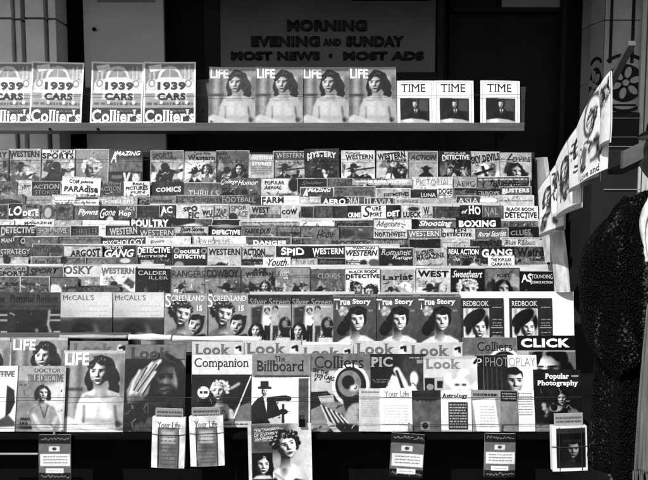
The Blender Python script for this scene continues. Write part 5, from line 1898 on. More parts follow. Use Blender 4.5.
Vs, Ts, n0 = [], [], 0
for q in (('MORNING', 287, 367, 20, 31), ('EVENING', 251, 320, 36, 46.5), ('AND', 323, 341, 38.5, 45.5), ('SUNDAY', 346, 404, 36, 46.5),
          ('MOST NEWS', 231, 320, 51.5, 60), ('MOST ADS', 343, 424, 51.5, 60), ('•', 328.5, 332.5, 53.5, 57.5)):
    v, t = sign_word(*q)
    if len(v):
        Vs.append(v)
        Ts.append(t + n0)
        n0 += len(v)
sm = raw_mesh('lettering', np.vstack(Vs), np.vstack(Ts))
lo = link('lettering', sm, M_LETTER, wn)
lo.matrix_parent_inverse = Matrix.Translation(-Vector(wn.location))
so = lo.modifiers.new('depth', 'SOLIDIFY')
so.thickness = .012
so.offset = 1

# doorway reveal and transom to the right of the window
tr = empty('doorway', (1.2, 4.85, 0))
tag(tr, 'deep black doorway with a grey transom pane, right of the dark window', 'doorway')
t_ = MB()
pbox(t_, 502, 561, -30, 7, 4.86, .02)
child(t_, 'transom_pane', mat('grey_transom_glass', .2, .3, .15, 3), tr)
j_ = MB()
for r in ((447, 452, -90, 200), (560, 566, -90, 240), (578, 586, -90, 240)):
    pbox(j_, *r, 4.80, .1, .004)
pbox(j_, 452, 560, 7.2, 11, 4.84, .06, .004)
child(j_, 'jamb', M_DWOOD, tr)

# right pilaster with carved rosettes
pr = empty('carved_pilaster', (1.9, 4.5, 0))
tag(pr, 'carved grey stone pilaster with round flower ornaments at the upper right', 'pilaster')
Yp = 4.5
xl, xr = at(604, 60, Yp).x, at(640, 60, Yp).x
zb = at(620, 112, Yp).z
s_ = MB()
for z0, z1 in ((zb, at(620, 80.4, Yp).z), (at(620, 79.8, Yp).z, at(620, 20.4, Yp).z), (at(620, 19.6, Yp).z, 3.6)):
    s_.box((xl, Yp, z0), (xr, Yp + .3, z1), .005)
    # canted left flank of the shaft
    xa = at(590, 60, Yp + .14).x
    s_.prism([(xl - .004, Yp + .004, z0), (xa, Yp + .14, z0), (xa, Yp + .3, z0), (xl - .004, Yp + .3, z0)], (0, 0, z1 - z0))
child(s_, 'shaft', M_STONE2, pr)
e_ = MB()
a = at(641, 60, Yp - .03)
e_.box((a.x, Yp - .03, zb - .6), (a.x + .03, Yp + .3, 3.6), .006)
e_.box((a.x + .045, Yp - .015, zb - .6), (a.x + .6, Yp + .3, 3.6), .006)
child(e_, 'edge_moulding', mat('edge_stone', .42, .5, .1, 6), pr)
g_ = MB()
for (x0, x1, y0, y1) in ((611.5, 614, -90, 63), (633.5, 636, -90, 63), (612, 614, 106, 111), (612, 636, 104, 106)):
    pbox(g_, x0, x1, y0, y1, Yp - .003, .01)
child(g_, 'groove', M_GROOVE, pr)
# arched grooves above and below each flower, and the flower discs
c = at(624.5, 83, Yp)


def arc(mb, c, r0, r1, t0, t1, ux, Y, sx=1.0, n=18, d=.006):
    pts = []
    for k in range(n + 1):
        t = t0 + (t1 - t0) * k / n
        pts.append((r1 * math.cos(t), r1 * math.sin(t)))
    for k in range(n + 1):
        t = t1 + (t0 - t1) * k / n
        pts.append((r0 * math.cos(t), r0 * math.sin(t)))
    mb.prism([c + ux * (p[0] * sx) + Vector((0, 0, p[1])) for p in pts], Y * d)


gr = MB()
ux, nf = Vector((1, 0, 0)), Vector((0, -1, 0))
arc(gr, c + nf * .001, .165, .185, math.radians(50), math.radians(130), ux, nf, .62 / .62)
child(gr, 'arched_groove', M_GROOVE, pr)
gr = MB()
arc(gr, c + nf * .001, .165, .185, math.radians(230), math.radians(310), ux, nf)
child(gr, 'arched_groove', M_GROOVE, pr)
gr = MB()
ds = MB()
arc(ds, c + nf * .001, 0.0005, .118, 0, 2 * math.pi, ux, nf, 1, 40, .004)
# flank direction
fl = (Vector((at(590, 60, Yp + .14).x, Yp + .14, 0)) - Vector((xl, Yp, 0))).normalized()
fn = Vector((fl.y, -fl.x, 0)) * (1 if fl.y * 0 - fl.x * -1 < 0 else 1)
fn = Vector((-fl.y, fl.x, 0))
if fn.y > 0:
    fn = -fn
cl = Vector(((xl + at(590, 60, Yp + .14).x) / 2, Yp + .07, c.z - .01)) + fn * .002
arc(gr, cl, .165, .185, math.radians(55), math.radians(125), fl, fn, .55)
child(gr, 'arched_groove', M_GROOVE, pr)
gr = MB()
arc(gr, cl, .165, .185, math.radians(235), math.radians(305), fl, fn, .55)
arc(ds, cl, 0.0005, .118, 0, 2 * math.pi, fl, fn, .55, 40, .004)
child(gr, 'arched_groove', M_GROOVE, pr)
child(ds, 'flower_disc', M_GROOVE, pr)
for (cc, u, nn, sx) in ((c, ux, nf, 1.0), (cl, fl, fn, .55)):
    pe = MB()
    for k in range(6):
        t = k * math.pi / 3 + .3
        o_ = cc + u * (math.cos(t) * .066 * sx) + Vector((0, 0, math.sin(t) * .066)) + nn * .005
        pts = []
        for q in range(14):
            s = q * 2 * math.pi / 14
            ax, az = .036 * math.cos(s), .02 * math.sin(s)
            pts.append(o_ + u * ((ax * math.cos(t) - az * math.sin(t)) * sx) + Vector((0, 0, ax * math.sin(t) + az * math.cos(t))))
        pe.prism(pts, nn * .012)
    arc(pe, cc + nn * .005, .0005, .02, 0, 2 * math.pi, u, nn, sx, 16, .018)
    child(pe, 'flower', M_STONE2, pr)
pb_ = MB()
pbox(pb_, 588, 640, 112.5, 300, Yp - .05, .4, .004)
child(pb_, 'plinth', M_WALL, pr)
ln = MB()
for y in (117.5, 136.5, 146, 189):
    pbox(ln, 604, 641, y, y + .9, Yp - .06, .012)
child(ln, 'plinth_moulding', mat('plinth_edge', .2, .4, .1, 8), pr)

# unseen canvas canopy, added over the shop front to shade its wall
aw = MB()
aw.box((-6.5, 3.42, 2.90), (6.5, 4.95, 2.94))
aw.box((-6.5, 3.40, 2.72), (6.5, 3.415, 2.94))
tag(aw.build('added_awning', mat('awning_canvas', .12, .9, .15, 4)), 'unseen dark canvas canopy added above the news stand to shade the shop front', 'added_awning')

# ------------------------------------------------------------------ the rack
rk = empty('news_rack', (0, 3.2, 0))
tag(rk, 'tiered wooden news stand holding all the rows of magazines', 'news stand')
XL, XR = -2.05, 1.145
zs = at(324, 122.6, 3.96).z
zs0 = at(324, 130.8, 3.96).z
xs = at(524.5, 126, 3.96).x
m_ = MB()
m_.box((XL, 3.96, zs0), (xs, 4.24, zs), .003)
ts = child(m_, 'top_shelf', M_WOOD, rk)
bl = MB()
for px in (50, 98, 203):
    p = at(px, 129 if px < 200 else 111, 3.958)
    bl.tube([p + Vector((0, .006, 0)), p - Vector((0, .006, 0))], .007, 10)
bo = child(bl, 'bolt', M_BLACK, rk)
b1 = MB()
a, b = at(80, 122, 4.115), at(209, 84, 4.115)
b1.prism([(a.x, 4.115, zs), (b.x, 4.115, zs), (b.x, 4.115, at(209, 79, 4.115).z), (a.x, 4.115, at(80, 88, 4.115).z)], (0, .02, 0))
child(b1, 'backboard', M_WOOD, rk)
# back panel behind the tiers
pl0 = tier(-.035)
bp_ = MB()
z1, z0 = at(324, 152, 3.85).z, .36


def plY(pl, z):
    return pl.Y0 + (z - pl.z0) * math.tan(pl.t)


bp_.prism([(XL, plY(pl0, z0), z0), (XR, plY(pl0, z0), z0), (XR, plY(pl0, z1), z1), (XL, plY(pl0, z1), z1)], (0, .02, 0))
child(bp_, 'back_panel', M_DWOOD, rk)
ys = [149.5, 178, 191, 197, 205, 219, 226, 237, 246, 257, 267]
for i, y in enumerate(ys):
    pl = tier(.022 * i if i < 10 else .225)
    zt = pl.hit(324, y).z - (.254 if i != 9 else .19) - .002
    lb = MB()
    Yc = plY(pl, zt)
    lb.box((XL, Yc - .010, zt - .012), (XR, Yc + .010, zt))
    child(lb, 'tier_ledge', M_DWOOD, rk)
zt = PL.hit(324, 352).z - .001
lb = MB()
Yc = plY(PL, zt)
lb.box((XL, Yc - .045, zt - .02), (XR + .06, Yc + .03, zt))
child(lb, 'tier_ledge', M_DWOOD, rk)
rl = MB()
a, b = at(-60, 338.6, 3.30), at(131, 333.2, 3.30)
rl.box((a.x, 3.30, a.z), (b.x, 3.32, b.z), .003)
child(rl, 'rail', M_WOOD, rk)
# ledge of the broad picture magazines and the bottom ledge
zt = PM.hit(324, 421).z - .004
lb = MB()
lb.box((XL, 3.02, zt - .02), (1.2, 3.16, zt))
child(lb, 'tier_ledge', M_DWOOD, rk)
pz = PN.hit(324, 431.6)
lb = MB()
lb.box((XL, pz.y - .035, pz.z - .022), (1.06, 3.05, pz.z - .002), .003)
child(lb, 'bottom_ledge', M_BLACK, rk)
ap = MB()
ap.box((XL, 3.0, .02), (1.06, 3.03, pz.z - .024))
child(ap, 'apron', M_BLACK, rk)  # near-black colour stands in for the deep shade under the ledge
# side panel with its slanting front edge
sd = MB()
xp = 1.172
zt_, zb_ = at(541, 157, 3.77).z, at(566, 289, 3.4).z
sd.prism([(xp, 3.90, zt_), (xp, 3.765, zt_), (xp, 3.65, at(549, 200, 3.65).z), (xp, 3.50, at(556, 235, 3.5).z), (xp, 3.40, zb_), (xp, 3.90, zb_)], (.022, 0, 0))
child(sd, 'side_panel', M_PLANK, rk)
# posts that carry the top shelf
for x in (XL + .05, XR - .12):
    po = MB()
    po.box((x, 4.18, 0), (x + .05, 4.235, zs0 - .002), .003)
    child(po, 'post', M_DWOOD, rk)
lg = MB()
lg.box((1.09, 3.32, 0), (1.13, 3.36, .6), .003)
child(lg, 'leg', M_DWOOD, rk)
# cords that keep the magazines in place
for (x0, x1, y, pl, o_) in ((-40, 524, 94.8, SHELF, .03), (-40, 532, 159.8, tier(0), .018), (150, 345, 275.0, tier(.225), .018), (-40, 582, 397.5, PN, .042), (-40, 582, 424.5, PN, .042)):
    w_ = MB()
    pts = [pl.hit(x0 + (x1 - x0) * k / 8, y + .5 * math.sin(k * 2.2), o_) for k in range(9)]
    w_.tube(pts, .0011, 6)
    child(w_, 'cord', M_WIRE, rk)
# pale slats between the tiers
rs_ = random.Random(5)
for (x0, x1, y, k) in ((150, 500, 203.2, .080), (185, 540, 218.2, .1015), (-12, 240, 235.8, .1455), (60, 400, 244, .1675), (165, 553, 265.2, .213), (-12, 165, 264.2, .213), (250, 460, 291.8, .285)):
    pl = tier(k)
    xa_ = x0
    while xa_ < x1 - 8:
        xb_ = min(x1, xa_ + rs_.uniform(45, 120))
        dy_ = rs_.uniform(-.5, .7)
        a, b = pl.hit(xa_, y + dy_), pl.hit(xb_ - .4, y + dy_ + rs_.uniform(-.5, .5))
        sl = MB()
        sl.prism([a, b, b - pl.up * .05, a - pl.up * .05], pl.nr * -.0015)
        child(sl, 'tier_slat', M_SLAT, rk)
        xa_ = xb_ + rs_.choice([0, 0, rs_.uniform(4, 25)])
# slanting lath with the clipped magazines
pa, pb2 = at(632, 43, 2.25), at(551, 196, 3.45)
la = MB()
d = (pb2 - pa)
n1 = d.cross(Vector((0, 0, 1))).normalized()
n2 = n1.cross(d).normalized()
q = [pa + n1 * .011 + n2 * .008, pa - n1 * .011 + n2 * .008, pa - n1 * .011 - n2 * .008, pa + n1 * .011 - n2 * .008]
la.prism(q, d)
child(la, 'side_lath', M_WOOD, rk)


def lath(t):
    return pa + d * t


class Hang:
    """a page that hangs upright, turned about the vertical"""
    def __init__(s):
        s.t = 0.0
        s.nr = Vector((0, -1, 0))


def hung(name, t, w, h, yaw, paint, texts, label, roll=0.0, drop=.0, key=None, side=0.0, thk=.004, group='magazines clipped along the slanting lath'):
    rt_ = Matrix.Rotation(yaw, 3, 'Z') @ Matrix.Rotation(math.pi / 2, 3, 'X') @ Matrix.Rotation(roll, 3, 'Z')
    P = lath(t) + Vector((-.024 + side, 0, -drop)) - rt_ @ Vector((0, h, 0))
    o = place(name, P, w, h, Hang(), paint, texts, w / 60, w / 60, key, roll=roll, yaw=yaw, th=thk, bow=.012, curl=.01, n=60)
    for c_ in list(o.children) + [g_ for k2 in o.children for g_ in k2.children]:
        n_v = len(c_.data.vertices)
        v_ = np.zeros(n_v * 3, dtype=np.float32)
        c_.data.vertices.foreach_get('co', v_)
        v_ = v_.reshape(-1, 3)
        # the page is folded over the slanting lath: its head follows the lath, its sides hang upright
        v_[:, 1] += v_[:, 0] * (.25 + .5 * v_[:, 1] / h)
        c_.data.vertices.foreach_set('co', v_.ravel())
        c_.data.update()
    return tag(o, label, 'magazine', group)


def pin(t, i, side=0.0):
    r = empty('clothespin', lath(t) + Vector((-.02 + side, 0, .0)))
    for s in (-1, 1):
        m = MB()
        m.box((s * .006 - .004, -.006, -.045), (s * .006 + .004, .006, .035), .002)
        m.build('clothespin_half', M_PIN, r)
    m = MB()
    m.tube([(-.011, 0, .002), (.011, 0, .002)], .006, 8)
    m.build('spring', M_STEEL, r)
    tag(r, ['wooden clothespin holding the swirl face magazine on the lath', 'wooden clothespin holding the second magazine on the slanting lath', 'wooden clothespin holding the magazine nearest the grey side board'][i], 'clothespin', 'clothespins on the slanting lath')


def lath_t(px):
    lo_, hi_ = 0.0, 1.0
    for _ in range(40):
        m = (lo_ + hi_) / 2
        p_ = lath(m)
        if 324 + F * p_.x / zcam(p_) > px:
            lo_ = m
        else:
            hi_ = m
    return lo_


hung('clipped_magazine', lath_t(600), .22, .27, R(-84), art_clown_swirl, [T('Love and', .25, 8, 66, 50, 72, 's')], 'white magazine with swirling face, topmost of those clipped on the lath', roll=.02)
hung('clipped_magazine', lath_t(579), .21, .29, R(-82), art_side_scene(3), [], 'white magazine clipped below the swirl face magazine on the lath', roll=.02, side=-.012)
hung('clipped_magazine', lath_t(562), .19, .27, R(-72), art_side_scene(9), [], 'white magazine clipped lowest on the lath beside the grey side board', roll=.02, side=-.02)
hung('clipped_magazine', lath_t(611), .10, .22, R(-92), art_side_scene(21), [], 'narrow white page peeking out above the swirl face magazine on the lath', roll=-.03, side=.012)
hung('clipped_magazine', lath_t(590), .17, .25, R(-68), art_side_scene(33), [], 'white page half hidden between the two upper clipped magazines', roll=.03, side=.004)
hung('clipped_magazine', lath_t(571), .16, .24, R(-66), art_side_scene(41), [], 'white page half hidden between the two lower clipped magazines', roll=.03, side=-.004)
pin(lath_t(588), 0)
pin(lath_t(570), 1, -.012)
pin(lath_t(554), 2, -.02)
# folded newspaper on the side board's front edge
P = at(560, 292, 3.36)
o = place('folded_newspaper', P + Vector((.012, 0, 0)), .08, .36, Hang(), art_blank(.74, .14), [], .0027, .0027, None, roll=.12, yaw=R(-48), th=.006, bow=.012, curl=.02, n=40)
tag(o, 'bright white folded paper hanging against the front of the grey side board', 'newspaper')
P = at(549, 262, 3.44)
o = place('folded_newspaper', P + Vector((.01, 0, 0)), .06, .20, Hang(), art_blank(.72, .12), [], .0027, .0027, None, roll=.16, yaw=R(-40), th=.005, bow=.008, curl=.01, n=40)
tag(o, 'crumpled grey paper tucked behind the bright folded paper on the side board', 'newspaper')

# ------------------------------------------------------------------ things hanging under the bottom ledge
PH = Plane(2.79, .30, 4)


def hanging(name, x0, x1, yt, yb, off, paint, texts, label, roll=0.0, group=None, cat='magazine', **kw):
    o = mag(name, x0, x1, yt, PH, off, yb=yb, paint=paint, texts=texts, roll=roll, **kw)
    return tag(o, label, cat, group)


for i, (x0, x1, yt, yb, rl_, dsc) in enumerate([(38.5, 70.5, 435, 480, .0, 'dark edged printed card hanging under the seated lady magazine'),
                                                (389, 422.5, 434, 477, -.06, 'printed card hanging slanted under the dark grey digest'),
                                                (484, 515, 433.5, 477, -.015, 'printed card hanging under the smiling man magazine')]):
    o = hanging('hanging_card', x0, x1, yt, yb, 0, art_digest('card', 20 + i), [], dsc, rl_, 'cards hanging under the bottom ledge', 'card', n=52)
    cpn = MB()
    w = 0.004
    hh = 0.19
    cpn.box((-w, -.002 + hh, .0), (w, hh + .035, .006), .001)
    cpn.build('hook', M_STEEL, o)
# two folded pouches of digests tied with cord
for i, (x0, x1, yt, yb, rl_, txt, dsc) in enumerate([(151, 184, 417, 468, -.03, 'Your Life', 'white bundle of digests tied with cord under the dark face magazine'),
                                                     (190.5, 224.5, 416, 466, .03, 'Your Life', 'white bundle of digests tied with cord under the canoe girl magazine')]):
    o = hanging('digest_bundle', x0, x1, yt, yb, .03, art_digest('pouch', 30 + i), [T(txt, .5, 5, 4.5, 28, 11, 's')], dsc, rl_, 'tied bundles of digests under the bottom ledge', 'bundle', th=.022, n=56)
    u = zcam(PH.hit((x0 + x1) / 2, yt)) / F
    wv, hv = (x1 - x0) * u, (yb - yt) * u
    cd = MB()
    cd.tube([(-wv / 2 - .003, hv * .66, .002), (-wv * .3, hv * .645, .006), (wv * .3, hv * .65, .006), (wv / 2 + .003, hv * .66, .002)], .0016, 6)
    for s in (-.31, .31):
        cd.tube([(wv * s, hv * .66, .005), (wv * s * .97, hv * .02, .005)], .0015, 6)
    cd.build('cord', M_WIRE, o)
    hd = Art(.5, 44, .55)
    hd.lines(.06, .08, .94, .36, 2, .25, RNG, .5)
    hd.c += _noise_rng.normal(0, .02, hd.c.shape)
    hw, hh = wv * .84, 14 * u
    # the header sheet stands up behind the pouch with rounded corners
    X, Y = (hd.x - .5) * hw, hv + .012 - hd.y * hw
    X = X * (1 - .12 * np.clip((Y - hv) / .02, 0, 1) ** 2)
    me = grid_mesh('header_sheet', X, Y + .022, 0 * X - .004, hd.c)
    k_ = link('header_sheet', me, M_PRINT, o)
    sol = k_.modifiers.new('thickness', 'SOLIDIFY')
    sol.thickness = .002
o = hanging('hanging_magazine', 249, 312.5, 423.5, 492, .012, art_necklace, [T('THE TRAGEDY', .8, 6, 4.5, 32, 7, 'b', rot=6), T('OF A LOVELY', .8, 6, 9, 30, 11.5, 'b', rot=6), T('WOMAN', .8, 7, 13.5, 25, 16, 'b', rot=6)], 'magazine hanging under the magician magazine, with a woman looking up', .02, n=104)
cp_ = empty('bulldog_clip', PH.hit(302, 424, .03))
m = MB()
m.prism([(-.014, -.004, -.012), (.014, -.004, -.012), (.011, 0, .016), (-.011, 0, .016)], (0, .012, 0))
m.build('jaw', M_BLACK, cp_)
m = MB()
m.tube([(-.006, .0, .014), (-.008, -.002, .034), (.008, -.002, .034), (.006, 0, .014)], .0022, 6)
m.build('handle', M_BLACK, cp_)
tag(cp_, 'black bulldog clip on the top edge of the hanging woman magazine', 'clip')
o = hanging('digest_bundle', 553, 588, 426, 471, .03, art_digest('portrait', 40), [], 'bundle of digests with a man\'s face hanging below the camera girl magazine', .03, None, 'bundle', th=.03, n=60)
u = zcam(PH.hit(570, 426)) / F
wv, hv = 35 * u, 45 * u
cd = MB()
cd.tube([(-wv / 2 - .004, hv * .55, .004), (0, hv * .52, .007), (wv / 2 + .004, hv * .55, .004)], .0016, 6)
for s in (-.3, .33):
    cd.tube([(wv * s, hv * .98, .006), (wv * s, hv * .02, .006)], .0014, 6)
cd.build('cord', M_WIRE, o)
hd = Art(.45, 44, .62)
hd.lines(.06, .1, .94, .36, 2, .3, RNG, .5)
me = grid_mesh('header_sheet', (hd.x - .5) * wv * .82, hv + .05 - hd.y * wv * .82, 0 * hd.x - .006, hd.c)
k_ = link('header_sheet', me, M_PRINT, o)
k_.modifiers.new('thickness', 'SOLIDIFY').thickness = .002
st = MB()
a, b = at(-30, 454, 2.83), at(38, 454, 2.83)
st.tube([a, b], .0045, 8)
tag(st.build('thin_rod', mat('grey_rod', .25, .5, .1, 9)), 'thin grey rod reaching from the left edge to the first hanging card', 'rod')

# ------------------------------------------------------------------ the person in the black curly coat
PX, PY = 1.266, 2.52
pe = empty('person', (PX, PY, 0))
tag(pe, 'person in black curly coat and white scarf at the right edge', 'person')
SKIN = mat('skin', .36, .5, .06, 8)
# one continuous body grown over joints (faces to the right and away from the camera)
jo = {'pelvis': (0, 0, .86, .13), 'waist': (0, 0, 1.0, .115), 'chest': (0, .0, 1.2, .125), 'neck0': (0, .0, 1.345, .055), 'neck1': (.008, .0, 1.41, .05),
      'hipL': (0, -.085, .80, .095), 'kneeL': (.01, -.09, .44, .058), 'calfL': (-.005, -.09, .30, .055), 'ankL': (0, -.09, .08, .036), 'toeL': (.13, -.095, .03, .03),
      'hipR': (0, .085, .80, .095), 'kneeR': (.03, .09, .44, .058), 'calfR': (.02, .09, .30, .055), 'ankR': (.02, .09, .08, .036), 'toeR': (.15, .095, .03, .03),
      'shL': (0, -.165, 1.3, .06), 'elL': (-.02, -.21, 1.03, .042), 'wrL': (.12, -.2, .86, .028), 'haL': (.19, -.17, .84, .03),
      'shR': (0, .165, 1.3, .06), 'elR': (-.02, .21, 1.03, .042), 'wrR': (.12, .2, .86, .028), 'haR': (.19, .17, .84, .03)}
ed = [('pelvis', 'waist'), ('waist', 'chest'), ('chest', 'neck0'), ('neck0', 'neck1'), ('chest', 'shL'), ('shL', 'elL'), ('elL', 'wrL'), ('wrL', 'haL'),
      ('chest', 'shR'), ('shR', 'elR'), ('elR', 'wrR'), ('wrR', 'haR'), ('pelvis', 'hipL'), ('hipL', 'kneeL'), ('kneeL', 'calfL'), ('calfL', 'ankL'), ('ankL', 'toeL'),
      ('pelvis', 'hipR'), ('hipR', 'kneeR'), ('kneeR', 'calfR'), ('calfR', 'ankR'), ('ankR', 'toeR')]
for s, q in (('L', -1), ('R', 1)):
    for fi, (dy, ln_, rr) in enumerate(((-.03, .075, .0085), (-.01, .085, .009), (.01, .08, .0088), (.028, .062, .0078))):
        jo[f'f{fi}{s}'] = (.225, q * .17 - dy * q, .835 - .004 * fi, rr + .002)
        jo[f'g{fi}{s}'] = (.225 + ln_ * .55, q * .165 - dy * q, .82, rr)
        jo[f'h{fi}{s}'] = (.225 + ln_ * .8, q * .16 - dy * q, .79, rr * .85)
        ed += [(f'ha{s}', f'f{fi}{s}'), (f'f{fi}{s}', f'g{fi}{s}'), (f'g{fi}{s}', f'h{fi}{s}')]
    jo[f't0{s}'] = (.2, q * .13, .84, .011)
    jo[f't1{s}'] = (.245, q * .12, .825, .009)
    ed += [(f'ha{s}', f't0{s}'), (f't0{s}', f't1{s}')]
names = list(jo)
bm_ = bpy.data.meshes.new('body')
bm_.from_pydata([jo[n][:3] for n in names], [(names.index(a), names.index(b)) for a, b in ed], [])
body = link('body', bm_, SKIN, pe)
sk = body.modifiers.new('skin', 'SKIN')
sk.use_smooth_shade = True
for i, n in enumerate(names):
    bm_.skin_vertices[0].data[i].radius = (jo[n][3], jo[n][3])
bm_.skin_vertices[0].data[0].use_root = True
body.modifiers.new('subdivision', 'SUBSURF').levels = 1
body.modifiers['subdivision'].render_levels = 2

# head with face, turned to the right
def head_mesh():
    bm = bmesh.new()
    bmesh.ops.create_uvsphere(bm, u_segments=48, v_segments=36, radius=1)
    for v in bm.verts:
        x, y, z = v.co
        X, Y, Z = x * .098, y * .075, z * .115
        if z < -.1:
            k = (-.1 - z)
            Y *= 1 - .28 * k
            X *= 1 - .14 * k
        fr_ = max(0, x)
        nose = math.exp(-((y / .17) ** 2) - ((z + .12) / .2) ** 2) * fr_ ** 6
        X += .024 * nose * (1 if z < .0 else .8)
        brow = math.exp(-((z - .16) / .08) ** 2) * fr_ ** 3 * math.exp(-(y / .55) ** 2)
        X += .005 * brow
        for s in (-1, 1):
            eye = math.exp(-(((y - s * .38) / .16) ** 2) - ((z - .04) / .09) ** 2) * fr_ ** 2
            X -= .009 * eye
        lips = math.exp(-((y / .26) ** 2) - ((z + .5) / .06) ** 2) * fr_ ** 2
        X += .007 * lips
        groove = math.exp(-((y / .3) ** 2) - ((z + .5) / .015) ** 2) * fr_ ** 2
        X -= .005 * groove
        chin = math.exp(-((y / .3) ** 2) - ((z + .82) / .14) ** 2) * max(0, x + .2)
        X += .012 * chin
        for s in (-1, 1):
            ear = math.exp(-(((x + .05) / .13) ** 2) - ((z - .0) / .24) ** 2) * max(0, s * y) ** 6
            Y += s * .014 * ear
        v.co = (X, Y, Z)
    me = bpy.data.meshes.new('head')
    bm.to_mesh(me)
    bm.free()
    return me


hz = Vector((.02, 0, 1.495))
hd_ = link('head', head_mesh(), SKIN, pe, loc=hz, rot=(0, .05, .25), smooth=True)
EYE = mat('eye_white', .7, .2, .02, 5)
for s in (-1, 1):
    e = MB()
    e.tube([(.078, s * .029, .004), (.086, s * .029, .004), (.089, s * .029, .004)], [.012, .010, .004], 14)
    e.build('eye', EYE, hd_, True)
    e = MB()
    e.tube([(.089, s * .029, .004), (.0905, s * .029, .004)], [.005, .004], 12)
    e.build('pupil', M_BLACK, hd_, True)
lp = MB()
lp.tube([(.088, -.022, -.058), (.099, -.008, -.055), (.101, 0, -.057), (.099, .008, -.055), (.088, .022, -.058)], [.002, .005, .0055, .005, .002], 10)
lp.build('lips', mat('lip_colour', .12, .4, .05, 9), hd_, True)
# hair: a rolled bob at the nape
hb = bmesh.new()
bmesh.ops.create_uvsphere(hb, u_segments=48, v_segments=32, radius=1)
for v in hb.verts:
    x, y, z = v.co
    k = 1 + .03 * math.sin(14 * math.atan2(y, x)) * (1 - abs(z))
    v.co = (x * .112 * k - .022, y * .097 * k, z * .118 + .006)
    if z < -.25:
        v.co.x -= .02
        v.co.z -= .012
for v in [v for v in hb.verts if v.co.x > .052 and v.co.z < .085]:
    v.co.x = .052 + (v.co.x - .052) * .15
hm = bpy.data.meshes.new('hair')
hb.to_mesh(hm)
hb.free()
link('hair', hm, mat('dark_hair', .012, .35, .3, 40, .4, stretch=(1, 1, .1)), pe, loc=hz, smooth=True)
# felt hat: crown and drooping brim
ht = MB()
rings = []
for (r, z) in ((.112, .03), (.112, .07), (.108, .105), (.09, .125), (.05, .132), (.004, .125)):
    rings.append([Vector((r * 1.08 * math.cos(t) - .015, r * math.sin(t), z)) for t in [k * 2 * math.pi / 40 for k in range(40)]])
ht.loft(rings)
hat = ht.build('hat', mat('black_felt', .012, .9, .12, 30, .1), pe, True)
hat.location = hz + Vector((0, -.0, .02))
hat.rotation_euler = (.16, .12, 0)
br = MB()
rings = []
for (r, dz) in ((.104, .004), (.115, .001), (.126, -.006), (.136, -.016), (.137, -.02), (.126, -.011), (.115, -.003), (.104, -.002)):
    rings.append([Vector((r * 1.08 * math.cos(t) - .015, r * math.sin(t), .034 + dz * (1.0 + .55 * math.cos(t * 2 + .4)))) for t in [k * 2 * math.pi / 48 for k in range(48)]])
br.loft(rings, cap=False)
bo_ = br.build('brim', hat.data.materials[0], hat, True)
rb = MB()
rb.loft([[Vector((r * 1.08 * math.cos(t) - .015, r * math.sin(t), z)) for t in [k * 2 * math.pi / 40 for k in range(40)]] for r, z in ((.1135, .036), (.1145, .05), (.1135, .064))], cap=False)
rb.build('hat_band', M_BLACK, hat, True)


# the coat: dense surface with curls
def superring(cx, cy, z, rx, ry, n, p=2.3, tw=0.0):
    o = []
    for k in range(n):
        t = 2 * math.pi * k / n
        c_, s_ = math.cos(t), math.sin(t)
        o.append((cx + rx * math.copysign(abs(c_) ** (2 / p), c_), cy + ry * math.copysign(abs(s_) ** (2 / p), s_), z))
    return o


def interp(keys, z):
    for (a, b) in zip(keys, keys[1:]):
        if a[0] <= z <= b[0]:
            f = (z - a[0]) / (b[0] - a[0])
            f = f * f * (3 - 2 * f)
            return [a[i] + (b[i] - a[i]) * f for i in range(1, len(a))]
    return list((keys[0] if z < keys[0][0] else keys[-1])[1:])


def curly(name, rings, amp=.008, sc=48, parent=None):
    mb = MB()
    mb.loft([[Vector(p) for p in r] for r in rings])
    me = mb.mesh(name)
    nv = len(me.vertices)
    no = [v.normal.copy() for v in me.vertices]
    off = Vector((3.1, 7.7, 1.3))
    for i, v in enumerate(me.vertices):
        p = v.co * sc
        d0 = mnoise.noise(p + off) + .6 * mnoise.noise(p * 2.1)
        big_ = mnoise.noise(v.co * 6) * .008 + (mnoise.noise(Vector((v.co.x * 13, v.co.y * 13, v.co.z * 1.3)))) * .034
        v.co = v.co + no[i] * (amp * (1 - abs(d0) * 1.6) + big_)
    return link(name, me, COAT, parent, smooth=True)


COAT, nt, b_ = new_mat('black_curly_fur')
tc = nt.nodes.new('ShaderNodeTexCoord')
nz = nt.nodes.new('ShaderNodeTexVoronoi')
nz.inputs['Scale'].default_value = 120
n2 = nt.nodes.new('ShaderNodeTexNoise')
n2.inputs['Scale'].default_value = 105
n2.inputs['Detail'].default_value = 4
rp = nt.nodes.new('ShaderNodeMapRange')
rp.inputs[1].default_value = 1.14
rp.inputs[2].default_value = 1.36
rp.inputs[3].default_value = .0012
rp.inputs[4].default_value = .075  # pale speckle: glints on the curls painted into the base colour
nt.links.new(tc.outputs['Object'], nz.inputs['Vector'])
nt.links.new(tc.outputs['Object'], n2.inputs['Vector'])
mp3 = nt.nodes.new('ShaderNodeMapping')
mp3.inputs['Scale'].default_value = (13, 13, 1.3)
n3 = nt.nodes.new('ShaderNodeTexNoise')
n3.inputs['Scale'].default_value = 1
n3.inputs['Detail'].default_value = 3
ad = nt.nodes.new('ShaderNodeMath')
ad.operation = 'MULTIPLY_ADD'
ad.inputs[1].default_value = 1.1
nt.links.new(tc.outputs['Object'], mp3.inputs[0])
nt.links.new(mp3.outputs[0], n3.inputs['Vector'])
nt.links.new(n3.outputs['Fac'], ad.inputs[0])
nt.links.new(n2.outputs['Fac'], ad.inputs[2])
nt.links.new(ad.outputs[0], rp.inputs[0])
nt.links.new(rp.outputs[0], b_.inputs['Base Color'])
b_.inputs['Roughness'].default_value = .5
b_.inputs['Specular IOR Level'].default_value = .06
bpn = nt.nodes.new('ShaderNodeBump')
bpn.inputs['Strength'].default_value = .9
bpn.inputs['Distance'].default_value = .012
nt.links.new(nz.outputs['Distance'], bpn.inputs['Height'])
